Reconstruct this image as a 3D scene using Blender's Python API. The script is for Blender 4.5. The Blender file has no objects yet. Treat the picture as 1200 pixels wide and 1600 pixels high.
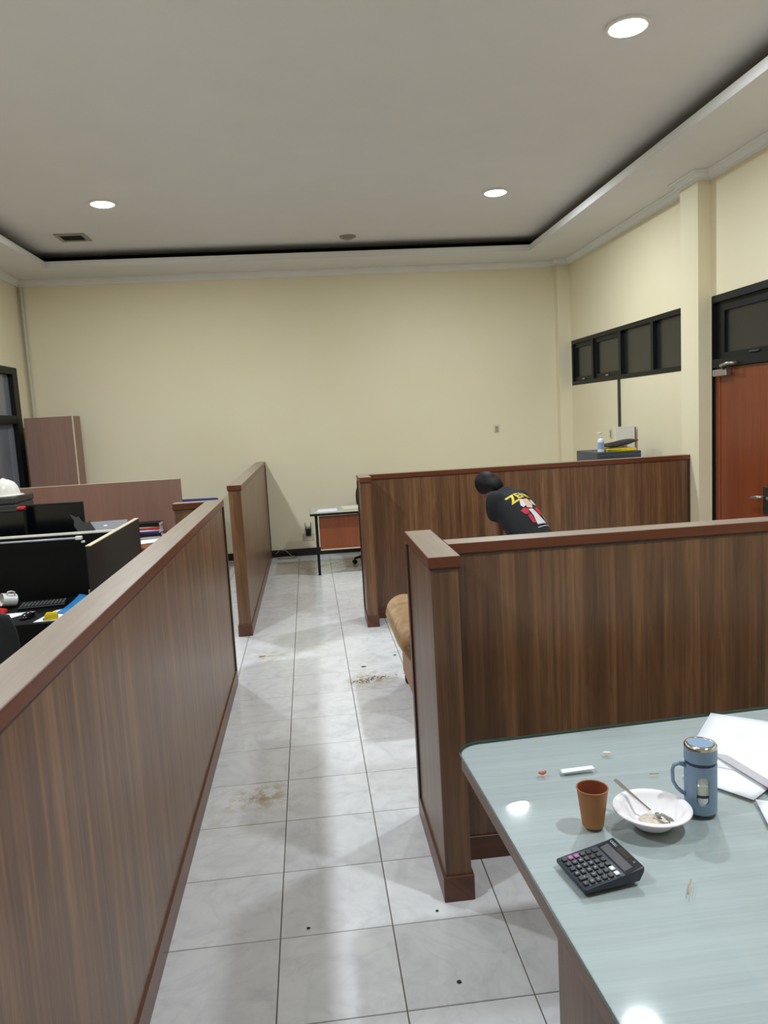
import bpy, bmesh, math, random
from mathutils import Vector, Matrix, noise
from mathutils.bvhtree import BVHTree

random.seed(7)
S = bpy.context.scene
COL = S.collection
PI = math.pi
R = math.radians

# ------------------------------------------------------------------ camera
cam_d = bpy.data.cameras.new('camera')
cam = bpy.data.objects.new('camera', cam_d)
COL.objects.link(cam)
cam_d.sensor_fit = 'VERTICAL'
cam_d.sensor_height = 24.0
cam_d.lens = 24.0 * 1188.44 / 1600.0
cam_d.clip_start = 0.02
_r = Vector((0.99332325, -0.10109572, -0.05557499))
_u = Vector((0.06739235, 0.11750912, 0.99078246))
_f = Vector((0.09363329, 0.98791258, -0.12353762))
cam.matrix_world = Matrix(((_r.x, _u.x, -_f.x, 0.0), (_r.y, _u.y, -_f.y, 0.0), (_r.z, _u.z, -_f.z, 1.803), (0, 0, 0, 1)))
S.camera = cam

# ------------------------------------------------------------------ world (night outside, closed room) and exposure
w = bpy.data.worlds.new('night')
S.world = w
w.use_nodes = True
w.node_tree.nodes['Background'].inputs[0].default_value = (0.02, 0.025, 0.035, 1)
w.node_tree.nodes['Background'].inputs[1].default_value = 0.3
S.view_settings.view_transform = 'Standard'
S.view_settings.look = 'None'
S.view_settings.gamma = 1.0
S.view_settings.use_curve_mapping = False
S.view_settings.exposure = -0.02
LAMP_W = 60.0          # each ceiling downlight
LAMP_COL = (0.86, 0.94, 1.0)
LAMPS = [(-1.751, 7.615), (1.989, 7.605), (1.964, 4.447), (-1.76, 4.44), (1.97, 1.29), (-1.76, 1.29)]

# ------------------------------------------------------------------ materials
def srgb(r, g, b):
    f = lambda c: (c / 12.92) if c <= 0.04045 else ((c + 0.055) / 1.055) ** 2.4
    return (f(r / 255), f(g / 255), f(b / 255), 1.0)

def base(name):
    m = bpy.data.materials.new(name)
    m.use_nodes = True
    nt = m.node_tree
    return m, nt, nt.nodes['Principled BSDF']

def N(nt, kind, **kw):
    n = nt.nodes.new(kind)
    for k, v in kw.items():
        if k in n.inputs:
            n.inputs[k].default_value = v
        else:
            setattr(n, k, v)
    return n

def L(nt, a, b):
    nt.links.new(a, b)

def mix(nt, fac, a, b, blend='MIX'):
    n = nt.nodes.new('ShaderNodeMix')
    n.data_type = 'RGBA'
    n.blend_type = blend
    for i, v in ((0, fac), (6, a), (7, b)):
        if hasattr(v, 'is_linked') or hasattr(v, 'links'):
            nt.links.new(v, n.inputs[i])
        else:
            n.inputs[i].default_value = v
    return n.outputs[2]

def ramp(nt, src, stops):
    n = nt.nodes.new('ShaderNodeValToRGB')
    cr = n.color_ramp
    while len(cr.elements) < len(stops):
        cr.elements.new(0.5)
    for e, (p, c) in zip(cr.elements, stops):
        e.position = p
        e.color = c if len(c) == 4 else (*c, 1)
    nt.links.new(src, n.inputs[0])
    return n.outputs[0]

def bump(nt, b, src, strength=0.2, dist=0.002):
    n = N(nt, 'ShaderNodeBump')
    n.inputs['Strength'].default_value = strength
    n.inputs['Distance'].default_value = dist
    L(nt, src, n.inputs['Height'])
    L(nt, n.outputs[0], b.inputs['Normal'])

def plain(name, col, rough=0.5, metal=0.0, var=0.08, scale=30.0, spec=0.5, bmp=0.0, coat=0.0):
    """procedural plain material with a little mottling"""
    m, nt, b = base(name)
    tc = N(nt, 'ShaderNodeTexCoord')
    nz = N(nt, 'ShaderNodeTexNoise', Scale=scale, Detail=4.0)
    L(nt, tc.outputs['Object'], nz.inputs['Vector'])
    d = tuple(c * (1 - var) for c in col[:3]) + (1,)
    l = tuple(min(1, c * (1 + var)) for c in col[:3]) + (1,)
    L(nt, ramp(nt, nz.outputs[0], [(0.3, d), (0.7, l)]), b.inputs['Base Color'])
    b.inputs['Roughness'].default_value = rough
    b.inputs['Metallic'].default_value = metal
    b.inputs['Specular IOR Level'].default_value = spec
    b.inputs['Coat Weight'].default_value = coat
    if bmp:
        bump(nt, b, nz.outputs[0], bmp, 0.003)
    return m

def wood(name, dark, mid, light, vertical=True, rough=0.38, band=11.0, fine=70.0, along=None, spec=0.5):
    """laminate wood grain: runs up the z axis (vertical) or along the world axis `along`"""
    m, nt, b = base(name)
    g = N(nt, 'ShaderNodeNewGeometry')
    s = N(nt, 'ShaderNodeSeparateXYZ')
    L(nt, g.outputs['Position'], s.inputs[0])
    def math_(op, a, c):
        n = N(nt, 'ShaderNodeMath', operation=op)
        for i, v in ((0, a), (1, c)):
            if isinstance(v, (int, float)):
                n.inputs[i].default_value = v
            else:
                L(nt, v, n.inputs[i])
        return n.outputs[0]
    if vertical:
        u, v = math_('ADD', s.outputs[0], s.outputs[1]), s.outputs[2]
    elif along == 'x':
        u, v = math_('ADD', s.outputs[1], s.outputs[2]), s.outputs[0]
    else:
        u, v = math_('ADD', s.outputs[0], s.outputs[2]), s.outputs[1]
    def coords(ku, kv, off):
        c = N(nt, 'ShaderNodeCombineXYZ')
        L(nt, math_('MULTIPLY', u, ku), c.inputs[0])
        L(nt, math_('MULTIPLY', v, kv), c.inputs[1])
        c.inputs[2].default_value = off
        return c.outputs[0]
    n1 = N(nt, 'ShaderNodeTexNoise', Scale=1.0, Detail=3.0, Roughness=0.6)
    L(nt, coords(band, 0.25, 0.0), n1.inputs['Vector'])
    n2 = N(nt, 'ShaderNodeTexNoise', Scale=1.0, Detail=5.0, Roughness=0.65, Distortion=0.4)
    L(nt, coords(fine, 1.6, 3.0), n2.inputs['Vector'])
    n3 = N(nt, 'ShaderNodeTexNoise', Scale=1.0, Detail=4.0, Roughness=0.6, Distortion=1.2)
    L(nt, coords(fine * 0.3, 2.2, 7.0), n3.inputs['Vector'])
    k = N(nt, 'ShaderNodeTexVoronoi', Scale=1.0)
    k.feature = 'F1'
    k.distance = 'EUCLIDEAN'
    L(nt, coords(band * 0.9, 0.0, 1.7), k.inputs['Vector'])
    sepc = N(nt, 'ShaderNodeSeparateColor')
    L(nt, k.outputs['Color'], sepc.inputs[0])
    t = math_('ADD', math_('MULTIPLY', n1.outputs[0], 0.32), math_('MULTIPLY', n2.outputs[0], 0.34))
    t = math_('ADD', t, math_('MULTIPLY', n3.outputs[0], 0.24))
    t = math_('ADD', t, math_('MULTIPLY', sepc.outputs[0], 0.10))
    c = ramp(nt, t, [(0.32, dark), (0.5, mid), (0.68, light)])
    L(nt, c, b.inputs['Base Color'])
    b.inputs['Roughness'].default_value = rough
    b.inputs['Specular IOR Level'].default_value = spec
    bump(nt, b, n2.outputs[0], 0.05, 0.001)
    return m

def emit(name, col, st):
    m, nt, b = base(name)
    b.inputs['Base Color'].default_value = (0.8, 0.8, 0.8, 1)
    b.inputs['Emission Color'].default_value = col
    b.inputs['Emission Strength'].default_value = st
    return m

def thin_glass(name, tint, refl=0.5, rough=0.02, dark=None):
    """clear sheet: tinted see-through plus a fresnel reflection"""
    m, nt, b = base(name)
    nt.nodes.remove(b)
    out = nt.nodes['Material Output']
    tr = N(nt, 'ShaderNodeBsdfTransparent', Color=tint)
    gl = N(nt, 'ShaderNodeBsdfGlossy', Roughness=rough)
    fr = N(nt, 'ShaderNodeFresnel', IOR=1.5)
    mx = N(nt, 'ShaderNodeMixShader')
    ge = N(nt, 'ShaderNodeNewGeometry')
    inv = N(nt, 'ShaderNodeMath', operation='SUBTRACT'); inv.inputs[0].default_value = 1.0
    L(nt, ge.outputs['Backfacing'], inv.inputs[1])
    ff = N(nt, 'ShaderNodeMath', operation='MULTIPLY')
    L(nt, fr.outputs[0], ff.inputs[0]); L(nt, inv.outputs[0], ff.inputs[1])
    L(nt, ff.outputs[0], mx.inputs[0]); L(nt, tr.outputs[0], mx.inputs[1]); L(nt, gl.outputs[0], mx.inputs[2])
    L(nt, mx.outputs[0], out.inputs[0])
    return m

MT = {}
# walls: warm cream emulsion
def wall_mat():
    m, nt, b = base('cream_wall')
    g = N(nt, 'ShaderNodeNewGeometry')
    n1 = N(nt, 'ShaderNodeTexNoise', Scale=0.6, Detail=3.0)
    n2 = N(nt, 'ShaderNodeTexNoise', Scale=40.0, Detail=3.0)
    L(nt, g.outputs['Position'], n1.inputs['Vector']); L(nt, g.outputs['Position'], n2.inputs['Vector'])
    c = ramp(nt, n1.outputs[0], [(0.35, srgb(227, 216, 184)), (0.65, srgb(231, 221, 192))])
    L(nt, c, b.inputs['Base Color'])
    b.inputs['Roughness'].default_value = 0.6
    b.inputs['Specular IOR Level'].default_value = 0.3
    bump(nt, b, n2.outputs[0], 0.04, 0.002)
    return m
MT['wall'] = wall_mat()
MT['ceiling'] = plain('white_ceiling', srgb(222, 219, 217), 0.75, var=0.015, scale=3.0, spec=0.2)
MT['lip'] = plain('white_cornice', srgb(228, 227, 224), 0.6, var=0.01, scale=3.0, spec=0.3)
MT['cove'] = plain('black_cove', srgb(22, 23, 25), 0.9, var=0.05, spec=0.1)
MT['grout'] = plain('grey_grout', srgb(108, 100, 88), 0.9, var=0.2, scale=6.0)

def tile_mat():
    m, nt, b = base('marbled_white_tile')
    g = N(nt, 'ShaderNodeNewGeometry')
    oi = N(nt, 'ShaderNodeObjectInfo')
    # marbling: each tile has its own veins
    cmb = N(nt, 'ShaderNodeCombineXYZ')
    mul = N(nt, 'ShaderNodeMath', operation='MULTIPLY')
    L(nt, oi.outputs['Random'], mul.inputs[0]); mul.inputs[1].default_value = 60.0
    L(nt, mul.outputs[0], cmb.inputs[2])
    add = N(nt, 'ShaderNodeVectorMath', operation='ADD')
    L(nt, g.outputs['Position'], add.inputs[0]); L(nt, cmb.outputs[0], add.inputs[1])
    n1 = N(nt, 'ShaderNodeTexNoise', Scale=5.0, Detail=6.0, Roughness=0.6, Distortion=1.6)
    L(nt, add.outputs[0], n1.inputs['Vector'])
    n2 = N(nt, 'ShaderNodeTexNoise', Scale=2.2, Detail=4.0, Roughness=0.55, Distortion=2.5)
    L(nt, add.outputs[0], n2.inputs['Vector'])
    vein = ramp(nt, n2.outputs[0], [(0.44, (1, 1, 1, 1)), (0.5, (0.90, 0.90, 0.91, 1)), (0.56, (1, 1, 1, 1))])
    c = ramp(nt, n1.outputs[0], [(0.3, srgb(216, 216, 217)), (0.5, srgb(230, 230, 230)), (0.75, srgb(237, 237, 236))])
    c = mix(nt, 0.6, c, vein, 'MULTIPLY')
    tone = ramp(nt, oi.outputs['Random'], [(0.0, (0.93, 0.93, 0.94, 1)), (1.0, (1, 1, 1, 1))])
    c = mix(nt, 1.0, c, tone, 'MULTIPLY')
    # dried muddy stains with a place of their own
    nd = N(nt, 'ShaderNodeTexNoise', Scale=14.0, Detail=5.0, Roughness=0.7)
    L(nt, g.outputs['Position'], nd.inputs['Vector'])
    def blot(x, y, r, amt, col):
        nonlocal c
        sub = N(nt, 'ShaderNodeVectorMath', operation='DISTANCE')
        L(nt, g.outputs['Position'], sub.inputs[0]); sub.inputs[1].default_value = (x, y, 0)
        mr = N(nt, 'ShaderNodeMapRange')
        mr.inputs['From Min'].default_value = 0.0; mr.inputs['From Max'].default_value = r
        mr.inputs['To Min'].default_value = 1.0; mr.inputs['To Max'].default_value = 0.0
        L(nt, sub.outputs['Value'], mr.inputs['Value'])
        ml = N(nt, 'ShaderNodeMath', operation='MULTIPLY')
        L(nt, mr.outputs[0], ml.inputs[0])
        rr = ramp(nt, nd.outputs[0], [(0.46, (0, 0, 0, 1)), (0.60, (1, 1, 1, 1))])
        L(nt, rr, ml.inputs[1])
        m2 = N(nt, 'ShaderNodeMath', operation='MULTIPLY'); m2.use_clamp = True
        L(nt, ml.outputs[0], m2.inputs[0]); m2.inputs[1].default_value = amt
        c = mix(nt, m2.outputs[0], c, col)
    blot(-0.336, 3.577, 0.16, 1.3, srgb(176, 150, 112))
    blot(-0.45, 3.50, 0.30, 0.5, srgb(196, 184, 160))
    blot(0.33, 5.10, 0.22, 1.2, srgb(170, 148, 116))
    blot(-0.40, 5.85, 0.22, 0.8, srgb(186, 164, 128))
    blot(0.42, 9.1, 0.8, 0.35, srgb(186, 174, 140))
    blot(-0.2, 9.5, 0.7, 0.35, srgb(186, 174, 140))
    L(nt, c, b.inputs['Base Color'])
    rg = ramp(nt, n1.outputs[0], [(0.3, (0.13, 0.13, 0.13, 1)), (0.7, (0.22, 0.22, 0.22, 1))])
    L(nt, rg, b.inputs['Roughness'])
    b.inputs['Specular IOR Level'].default_value = 0.5
    return m
MT['tile'] = tile_mat()

MT['wood'] = wood('walnut_laminate_panel', srgb(62, 38, 22), srgb(108, 73, 46), srgb(148, 108, 72), band=16.0, rough=0.36, spec=0.7)
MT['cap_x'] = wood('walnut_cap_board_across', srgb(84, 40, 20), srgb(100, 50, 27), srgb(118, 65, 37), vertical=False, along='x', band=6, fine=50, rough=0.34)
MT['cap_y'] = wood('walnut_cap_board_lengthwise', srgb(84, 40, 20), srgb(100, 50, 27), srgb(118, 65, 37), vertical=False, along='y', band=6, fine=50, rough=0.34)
MT['captop_x'] = wood('pale_lit_walnut_cap_top_across', srgb(128, 111, 96), srgb(144, 127, 112), srgb(160, 144, 129), vertical=False, along='x', band=6, fine=50, rough=0.34)  # paler cap top: overhead light and gloss put into the wood colour
MT['captop_y'] = wood('pale_lit_walnut_cap_top_lengthwise', srgb(128, 111, 96), srgb(144, 127, 112), srgb(160, 144, 129), vertical=False, along='y', band=6, fine=50, rough=0.34)  # same top tone, with the light painted in, grain lengthwise
MT['skirt_x'] = wood('dark_walnut_skirting_across', srgb(70, 40, 26), srgb(92, 54, 36), srgb(112, 72, 50), vertical=False, along='x', band=9, fine=50, rough=0.35)
MT['skirt_y'] = wood('dark_walnut_skirting_lengthwise', srgb(70, 40, 26), srgb(92, 54, 36), srgb(112, 72, 50), vertical=False, along='y', band=9, fine=50, rough=0.35)
MT['strip'] = wood('dark_edge_strip_wood', srgb(44, 24, 17), srgb(62, 34, 24), srgb(76, 44, 30), rough=0.4)
MT['tablewood'] = wood('table_side_wood', srgb(84, 60, 48), srgb(116, 88, 72), srgb(140, 110, 92), vertical=False, along='y', band=9, fine=60, rough=0.4)
MT['tableleg'] = wood('table_leg_wood', srgb(74, 52, 42), srgb(106, 78, 62), srgb(130, 100, 82), rough=0.4)
MT['tabletop'] = wood('pale_green_tabletop', srgb(164, 168, 170), srgb(177, 180, 183), srgb(189, 192, 194), vertical=False, along='x', band=14, fine=120, rough=0.5)
MT['black'] = plain('black_paint', srgb(15, 16, 18), 0.5, var=0.1, spec=0.3)
MT['frame_black'] = plain('black_window_frame', srgb(15, 17, 19), 0.45, var=0.1, spec=0.3)
MT['skirt_black'] = plain('black_skirting_tile', srgb(20, 22, 25), 0.25, var=0.15)
MT['pane_dark'] = plain('dark_night_glass', srgb(34, 35, 31), 0.25, var=0.05, scale=2.0, spec=0.6)
MT['pane_grey'] = plain('grey_blue_glass', srgb(120, 122, 130), 0.12, var=0.1, scale=2.0, spec=0.6)
MT['door'] = wood('red_brown_door_veneer', srgb(102, 44, 20), srgb(118, 54, 26), srgb(134, 66, 34), band=8, fine=60, rough=0.4)
MT['steel'] = plain('brushed_steel', srgb(176, 174, 168), 0.35, metal=0.9, var=0.05)
MT['chrome'] = plain('chrome', srgb(225, 225, 225), 0.1, metal=1.0, var=0.02)
MT['gun'] = plain('dark_bronze_plate', srgb(76, 72, 62), 0.4, metal=0.7, var=0.08)
MT['white_plastic'] = plain('white_plastic', srgb(226, 224, 216), 0.4, var=0.02)
MT['cream_plastic'] = plain('cream_plastic', srgb(212, 204, 178), 0.4, var=0.03)
MT['vent_grey'] = plain('grey_vent_metal', srgb(150, 146, 138), 0.5, var=0.04)
MT['vent_dark'] = plain('vent_slats_dark', srgb(98, 96, 88), 0.6, var=0.05)
MT['det'] = plain('beige_detector_plastic', srgb(140, 132, 120), 0.6, var=0.05)
MT['cable_green'] = plain('dark_green_cable_duct', srgb(40, 48, 44), 0.5)
MT['cable_white'] = plain('grey_white_cable', srgb(176, 168, 150), 0.5)
MT['pipe'] = plain('painted_conduit', srgb(190, 184, 166), 0.5, var=0.03)
MT['pink'] = wood('pink_brown_laminate', srgb(134, 104, 92), srgb(144, 113, 100), srgb(154, 122, 108), band=5, fine=90, rough=0.5, spec=0.3)
MT['edge_beige'] = plain('beige_edge_band', srgb(214, 196, 168), 0.5, var=0.05)
MT['edge_white'] = plain('ivory_edge_band', srgb(226, 222, 208), 0.45, var=0.03)
MT['dark_lam'] = plain('near_black_laminate', srgb(6, 6, 8), 0.5, var=0.12, spec=0.2)
MT['dark_brown'] = plain('dark_brown_laminate', srgb(32, 28, 25), 0.5, var=0.1)
MT['orange_wood'] = wood('orange_brown_laminate', srgb(128, 66, 38), srgb(144, 78, 46), srgb(158, 92, 56), band=4, fine=60, rough=0.4)
MT['screen'] = plain('monitor_screen_black', srgb(8, 10, 13), 0.18, var=0.05)
MT['paper'] = plain('white_paper', srgb(236, 238, 244), 0.7, var=0.015, scale=8.0, spec=0.2)
MT['foam'] = plain('white_foam', srgb(238, 234, 236), 0.7, var=0.015, spec=0.3, bmp=0.05)
MT['red'] = plain('red_plastic', srgb(196, 34, 34), 0.4)
MT['yellow'] = plain('yellow_plastic', srgb(238, 208, 20), 0.4)
MT['blue'] = plain('blue_card', srgb(42, 128, 196), 0.45)
MT['navy'] = plain('navy_blue_fabric', srgb(38, 42, 120), 0.7, bmp=0.1)
MT['rubber'] = plain('black_rubber', srgb(20, 20, 22), 0.6)
MT['fabric_black'] = plain('black_fabric', srgb(22, 24, 28), 0.85, var=0.2, scale=120, bmp=0.15)
MT['greydark'] = plain('charcoal_plastic', srgb(56, 58, 58), 0.5)
MT['grey'] = plain('grey_plastic', srgb(128, 130, 136), 0.4)
MT['cabinet_grey'] = plain('blue_grey_metal', srgb(70, 78, 86), 0.45, metal=0.2, var=0.05)
MT['pale_top'] = plain('dusty_desk_laminate', srgb(186, 184, 168), 0.4, var=0.04)
MT['helmet'] = plain('white_helmet_shell', srgb(232, 230, 220), 0.3, var=0.02)
MT['mug'] = plain('white_ceramic', srgb(224, 222, 218), 0.25, var=0.02)
MT['cup_out'] = plain('brown_paper_cup', srgb(164, 112, 66), 0.6, var=0.04)
MT['cup_in'] = plain('red_brown_cup_inside', srgb(140, 72, 46), 0.6, var=0.04)
MT['blue_flask'] = plain('dusty_blue_silicone', srgb(124, 148, 174), 0.5, var=0.03)
MT['blue_flask_dark'] = plain('deep_blue_seal', srgb(52, 66, 84), 0.5, var=0.03)
MT['calc'] = plain('dark_navy_plastic', srgb(36, 44, 58), 0.4, var=0.05)
MT['calc_face'] = plain('black_face_plate', srgb(28, 31, 37), 0.3, var=0.05)
MT['calc_lcd'] = plain('grey_lcd', srgb(96, 96, 100), 0.25, var=0.02)
MT['calc_solar'] = plain('brown_solar_cell', srgb(62, 54, 46), 0.25, var=0.1)
MT['key'] = plain('black_key', srgb(44, 48, 54), 0.45)
MT['key_pink'] = plain('pink_key', srgb(176, 92, 148), 0.45)
MT['key_white'] = plain('white_key', srgb(224, 226, 230), 0.45)
MT['ink_white'] = plain('white_print', srgb(200, 204, 208), 0.6)
MT['rice'] = plain('leftover_porridge', srgb(206, 190, 176), 0.6, var=0.15, scale=200, bmp=0.3)
MT['chili'] = plain('red_orange_scrap', srgb(192, 74, 36), 0.5, var=0.3, scale=200)
MT['seed'] = plain('ivory_seed', srgb(232, 222, 196), 0.5)
MT['straw'] = plain('tan_straw', srgb(184, 160, 104), 0.6)
MT['mud'] = plain('dry_mud', srgb(150, 124, 92), 0.9, var=0.3, scale=80)
MT['speck'] = plain('black_grit', srgb(44, 42, 40), 0.8)
MT['skin'] = plain('brown_skin', srgb(140, 92, 72), 0.55, var=0.06, scale=18)
MT['hair'] = plain('black_hair', srgb(10, 10, 11), 0.6, var=0.3, scale=160, bmp=0.4, spec=0.3)
MT['shirt'] = plain('black_cotton', srgb(19, 22, 28), 0.85, var=0.15, scale=60, bmp=0.1)
MT['jeans'] = plain('dark_denim', srgb(26, 30, 44), 0.85, var=0.2, scale=90, bmp=0.1)
MT['print_yellow'] = plain('yellow_shirt_print', srgb(222, 196, 70), 0.7)
MT['print_white'] = plain('white_shirt_print', srgb(212, 212, 216), 0.7)
MT['print_red'] = plain('red_shirt_print', srgb(192, 34, 58), 0.7)
MT['print_tan'] = plain('tan_shirt_print', srgb(214, 182, 156), 0.7)
MT['sanit'] = plain('milky_bottle_plastic', srgb(222, 228, 236), 0.35, var=0.02)
MT['sanit_label'] = plain('blue_label_print', srgb(150, 172, 204), 0.5, var=0.25, scale=90)
MT['maroon'] = plain('maroon_edge', srgb(112, 40, 52), 0.5)
MT['bag'] = plain('black_vinyl', srgb(34, 32, 36), 0.4, var=0.2, scale=14, bmp=0.2)
MT['tan_card'] = plain('tan_cardboard', srgb(196, 164, 140), 0.7)

def sofa_mat():
    m, nt, b = base('tan_velour')
    tc = N(nt, 'ShaderNodeNewGeometry')
    n1 = N(nt, 'ShaderNodeTexNoise', Scale=9.0, Detail=6.0, Roughness=0.7, Distortion=1.0)
    n2 = N(nt, 'ShaderNodeTexNoise', Scale=90.0, Detail=3.0)
    L(nt, tc.outputs['Position'], n1.inputs['Vector']); L(nt, tc.outputs['Position'], n2.inputs['Vector'])
    c = ramp(nt, n1.outputs[0], [(0.3, srgb(118, 82, 48)), (0.5, srgb(150, 114, 76)), (0.72, srgb(186, 156, 120))])
    L(nt, c, b.inputs['Base Color'])
    b.inputs['Roughness'].default_value = 0.8
    b.inputs['Sheen Weight'].default_value = 0.6
    b.inputs['Sheen Roughness'].default_value = 0.4
    b.inputs['Sheen Tint'].default_value = srgb(250, 220, 180)
    bump(nt, b, n2.outputs[0], 0.3, 0.004)
    return m
MT['sofa'] = sofa_mat()
MT['sofa_base'] = plain('pinkish_sofa_base_cloth', srgb(176, 136, 112), 0.8, var=0.05, bmp=0.1)
MT['diffuser'] = emit('lit_led_diffuser', (1.0, 0.99, 0.97, 1), 14.0)
MT['led_tube'] = plain('unlit_led_tube', srgb(170, 178, 190), 0.3)
MT['glass'] = thin_glass('table_glass', (0.965, 0.988, 0.982, 1), rough=0.05)
MT['glass_edge'] = plain('green_glass_edge', srgb(46, 92, 84), 0.2, var=0.1)
MT['liner'] = plain('pale_glass_liner', srgb(206, 214, 200), 0.1, var=0.03, coat=0.5)
MT['clear'] = thin_glass('clear_inner_glass', (0.9, 0.95, 0.93, 1))

# ------------------------------------------------------------------ mesh helpers
def box(bm, x0, x1, y0, y1, z0, z1, bev=0.0, seg=1, mat=0):
    vs = [bm.verts.new(c) for c in ((x0, y0, z0), (x1, y0, z0), (x1, y1, z0), (x0, y1, z0), (x0, y0, z1), (x1, y0, z1), (x1, y1, z1), (x0, y1, z1))]
    fs = []
    for q in ((0, 3, 2, 1), (4, 5, 6, 7), (0, 1, 5, 4), (1, 2, 6, 5), (2, 3, 7, 6), (3, 0, 4, 7)):
        f = bm.faces.new([vs[i] for i in q]); f.material_index = mat; fs.append(f)
    if bev > 0:
        es = list({e for f in fs for e in f.edges})
        bmesh.ops.bevel(bm, geom=es, offset=bev, segments=seg, profile=0.5, affect='EDGES')
    return vs

def tube(bm, pts, rad, n=8, closed=False):
    pts = [Vector(p) for p in pts]
    rs = rad if isinstance(rad, (list, tuple)) else [rad] * len(pts)
    rings = []
    t0 = (pts[1] - pts[0]).normalized()
    up = Vector((0, 0, 1)) if abs(t0.z) < 0.9 else Vector((1, 0, 0))
    a = t0.cross(up).normalized()
    for i, p in enumerate(pts):
        if closed:
            t = (pts[(i + 1) % len(pts)] - pts[i - 1]).normalized()
        else:
            t = (pts[min(i + 1, len(pts) - 1)] - pts[max(i - 1, 0)]).normalized()
        a = (a - t * a.dot(t)).normalized()
        b = t.cross(a)
        rings.append([bm.verts.new(p + (a * math.cos(2 * PI * k / n) + b * math.sin(2 * PI * k / n)) * rs[i]) for k in range(n)])
    m = len(rings)
    for i in range(m if closed else m - 1):
        r0, r1 = rings[i], rings[(i + 1) % m]
        for k in range(n):
            bm.faces.new((r0[k], r0[(k + 1) % n], r1[(k + 1) % n], r1[k]))
    if not closed:
        bm.faces.new(rings[0][::-1]); bm.faces.new(rings[-1])
    return rings

def lathe(bm, prof, n=32, c=(0, 0, 0), close_bottom=True, close_top=True):
    rings = []
    for r, z in prof:
        if r < 1e-6:
            rings.append([bm.verts.new((c[0], c[1], c[2] + z))])
        else:
            rings.append([bm.verts.new((c[0] + r * math.cos(2 * PI * k / n), c[1] + r * math.sin(2 * PI * k / n), c[2] + z)) for k in range(n)])
    for r0, r1 in zip(rings, rings[1:]):
        for k in range(n):
            q = [r0[k % len(r0)], r0[(k + 1) % len(r0)], r1[(k + 1) % len(r1)], r1[k % len(r1)]]
            u = []
            for v in q:
                if v not in u:
                    u.append(v)
            if len(u) > 2:
                bm.faces.new(u)
    if close_bottom and len(rings[0]) > 1:
        bm.faces.new(rings[0][::-1])
    if close_top and len(rings[-1]) > 1:
        bm.faces.new(rings[-1])

def prism(bm, poly, z0, z1, side_mat=0, top_mat=0):
    a = [bm.verts.new((x, y, z0)) for x, y in poly]
    b = [bm.verts.new((x, y, z1)) for x, y in poly]
    f = bm.faces.new(a[::-1]); f.material_index = top_mat
    f = bm.faces.new(b); f.material_index = top_mat
    n = len(poly)
    for i in range(n):
        f = bm.faces.new((a[i], a[(i + 1) % n], b[(i + 1) % n], b[i])); f.material_index = side_mat

def rounded(x0, x1, y0, y1, r, n=8):
    out = []
    for cx, cy, a0 in ((x1 - r, y1 - r, 0), (x0 + r, y1 - r, 90), (x0 + r, y0 + r, 180), (x1 - r, y0 + r, 270)):
        for k in range(n + 1):
            a = R(a0 + 90 * k / n)
            out.append((cx + r * math.cos(a), cy + r * math.sin(a)))
    return out

def obj(name, bm, mats, parent=None, smooth=False, loc=None, rot=None):
    me = bpy.data.meshes.new(name)
    bmesh.ops.recalc_face_normals(bm, faces=bm.faces)
    bm.to_mesh(me); bm.free()
    for k in (mats if isinstance(mats, (list, tuple)) else [mats]):
        me.materials.append(MT[k])
    if smooth:
        for p in me.polygons:
            p.use_smooth = True
        if smooth != 'all':
            me.set_sharp_from_angle(angle=R(40))
    o = bpy.data.objects.new(name, me)
    COL.objects.link(o)
    if parent is not None:
        o.parent = parent
    if loc is not None:
        o.location = loc
    if rot is not None:
        o.rotation_euler = rot
    return o

def bbox(name, x0, x1, y0, y1, z0, z1, mat, parent=None, bev=0.0, seg=1):
    bm = bmesh.new()
    box(bm, x0, x1, y0, y1, z0, z1, bev, seg)
    return obj(name, bm, mat, parent)

def tag(o, label, cat, group=None, kind=None):
    if label: o['label'] = label
    if cat: o['category'] = cat
    if group: o['group'] = group
    if kind: o['kind'] = kind
    return o

def thing(name, label, cat, loc=(0, 0, 0), rotz=0.0, group=None):
    o = bpy.data.objects.new(name, None)
    o.empty_display_size = 0.1
    COL.objects.link(o)
    o.location = loc; o.rotation_euler = (0, 0, rotz)
    return tag(o, label, cat, group)

def struct(o, label=None, cat=None):
    o['kind'] = 'structure'
    if label: o['label'] = label
    if cat: o['category'] = cat
    return o

def fuse(name, bm, voxel, mat, parent=None, it=6, fac=0.5):
    """voxel-union everything in bm into one continuous smooth mesh"""
    me = bpy.data.meshes.new(name + '_raw')
    bmesh.ops.recalc_face_normals(bm, faces=bm.faces)
    bm.to_mesh(me); bm.free()
    t = bpy.data.objects.new(name + '_raw', me)
    COL.objects.link(t)
    rm = t.modifiers.new('r', 'REMESH'); rm.mode = 'VOXEL'; rm.voxel_size = voxel
    sm = t.modifiers.new('s', 'SMOOTH'); sm.factor = fac; sm.iterations = it
    dg = bpy.context.evaluated_depsgraph_get()
    out = bpy.data.meshes.new_from_object(t.evaluated_get(dg))
    bpy.data.objects.remove(t); bpy.data.meshes.remove(me)
    out.name = name
    out.materials.clear(); out.materials.append(MT[mat])
    for p in out.polygons:
        p.use_smooth = True
    o = bpy.data.objects.new(name, out)
    COL.objects.link(o)
    if parent is not None:
        o.parent = parent
    return o

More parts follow.
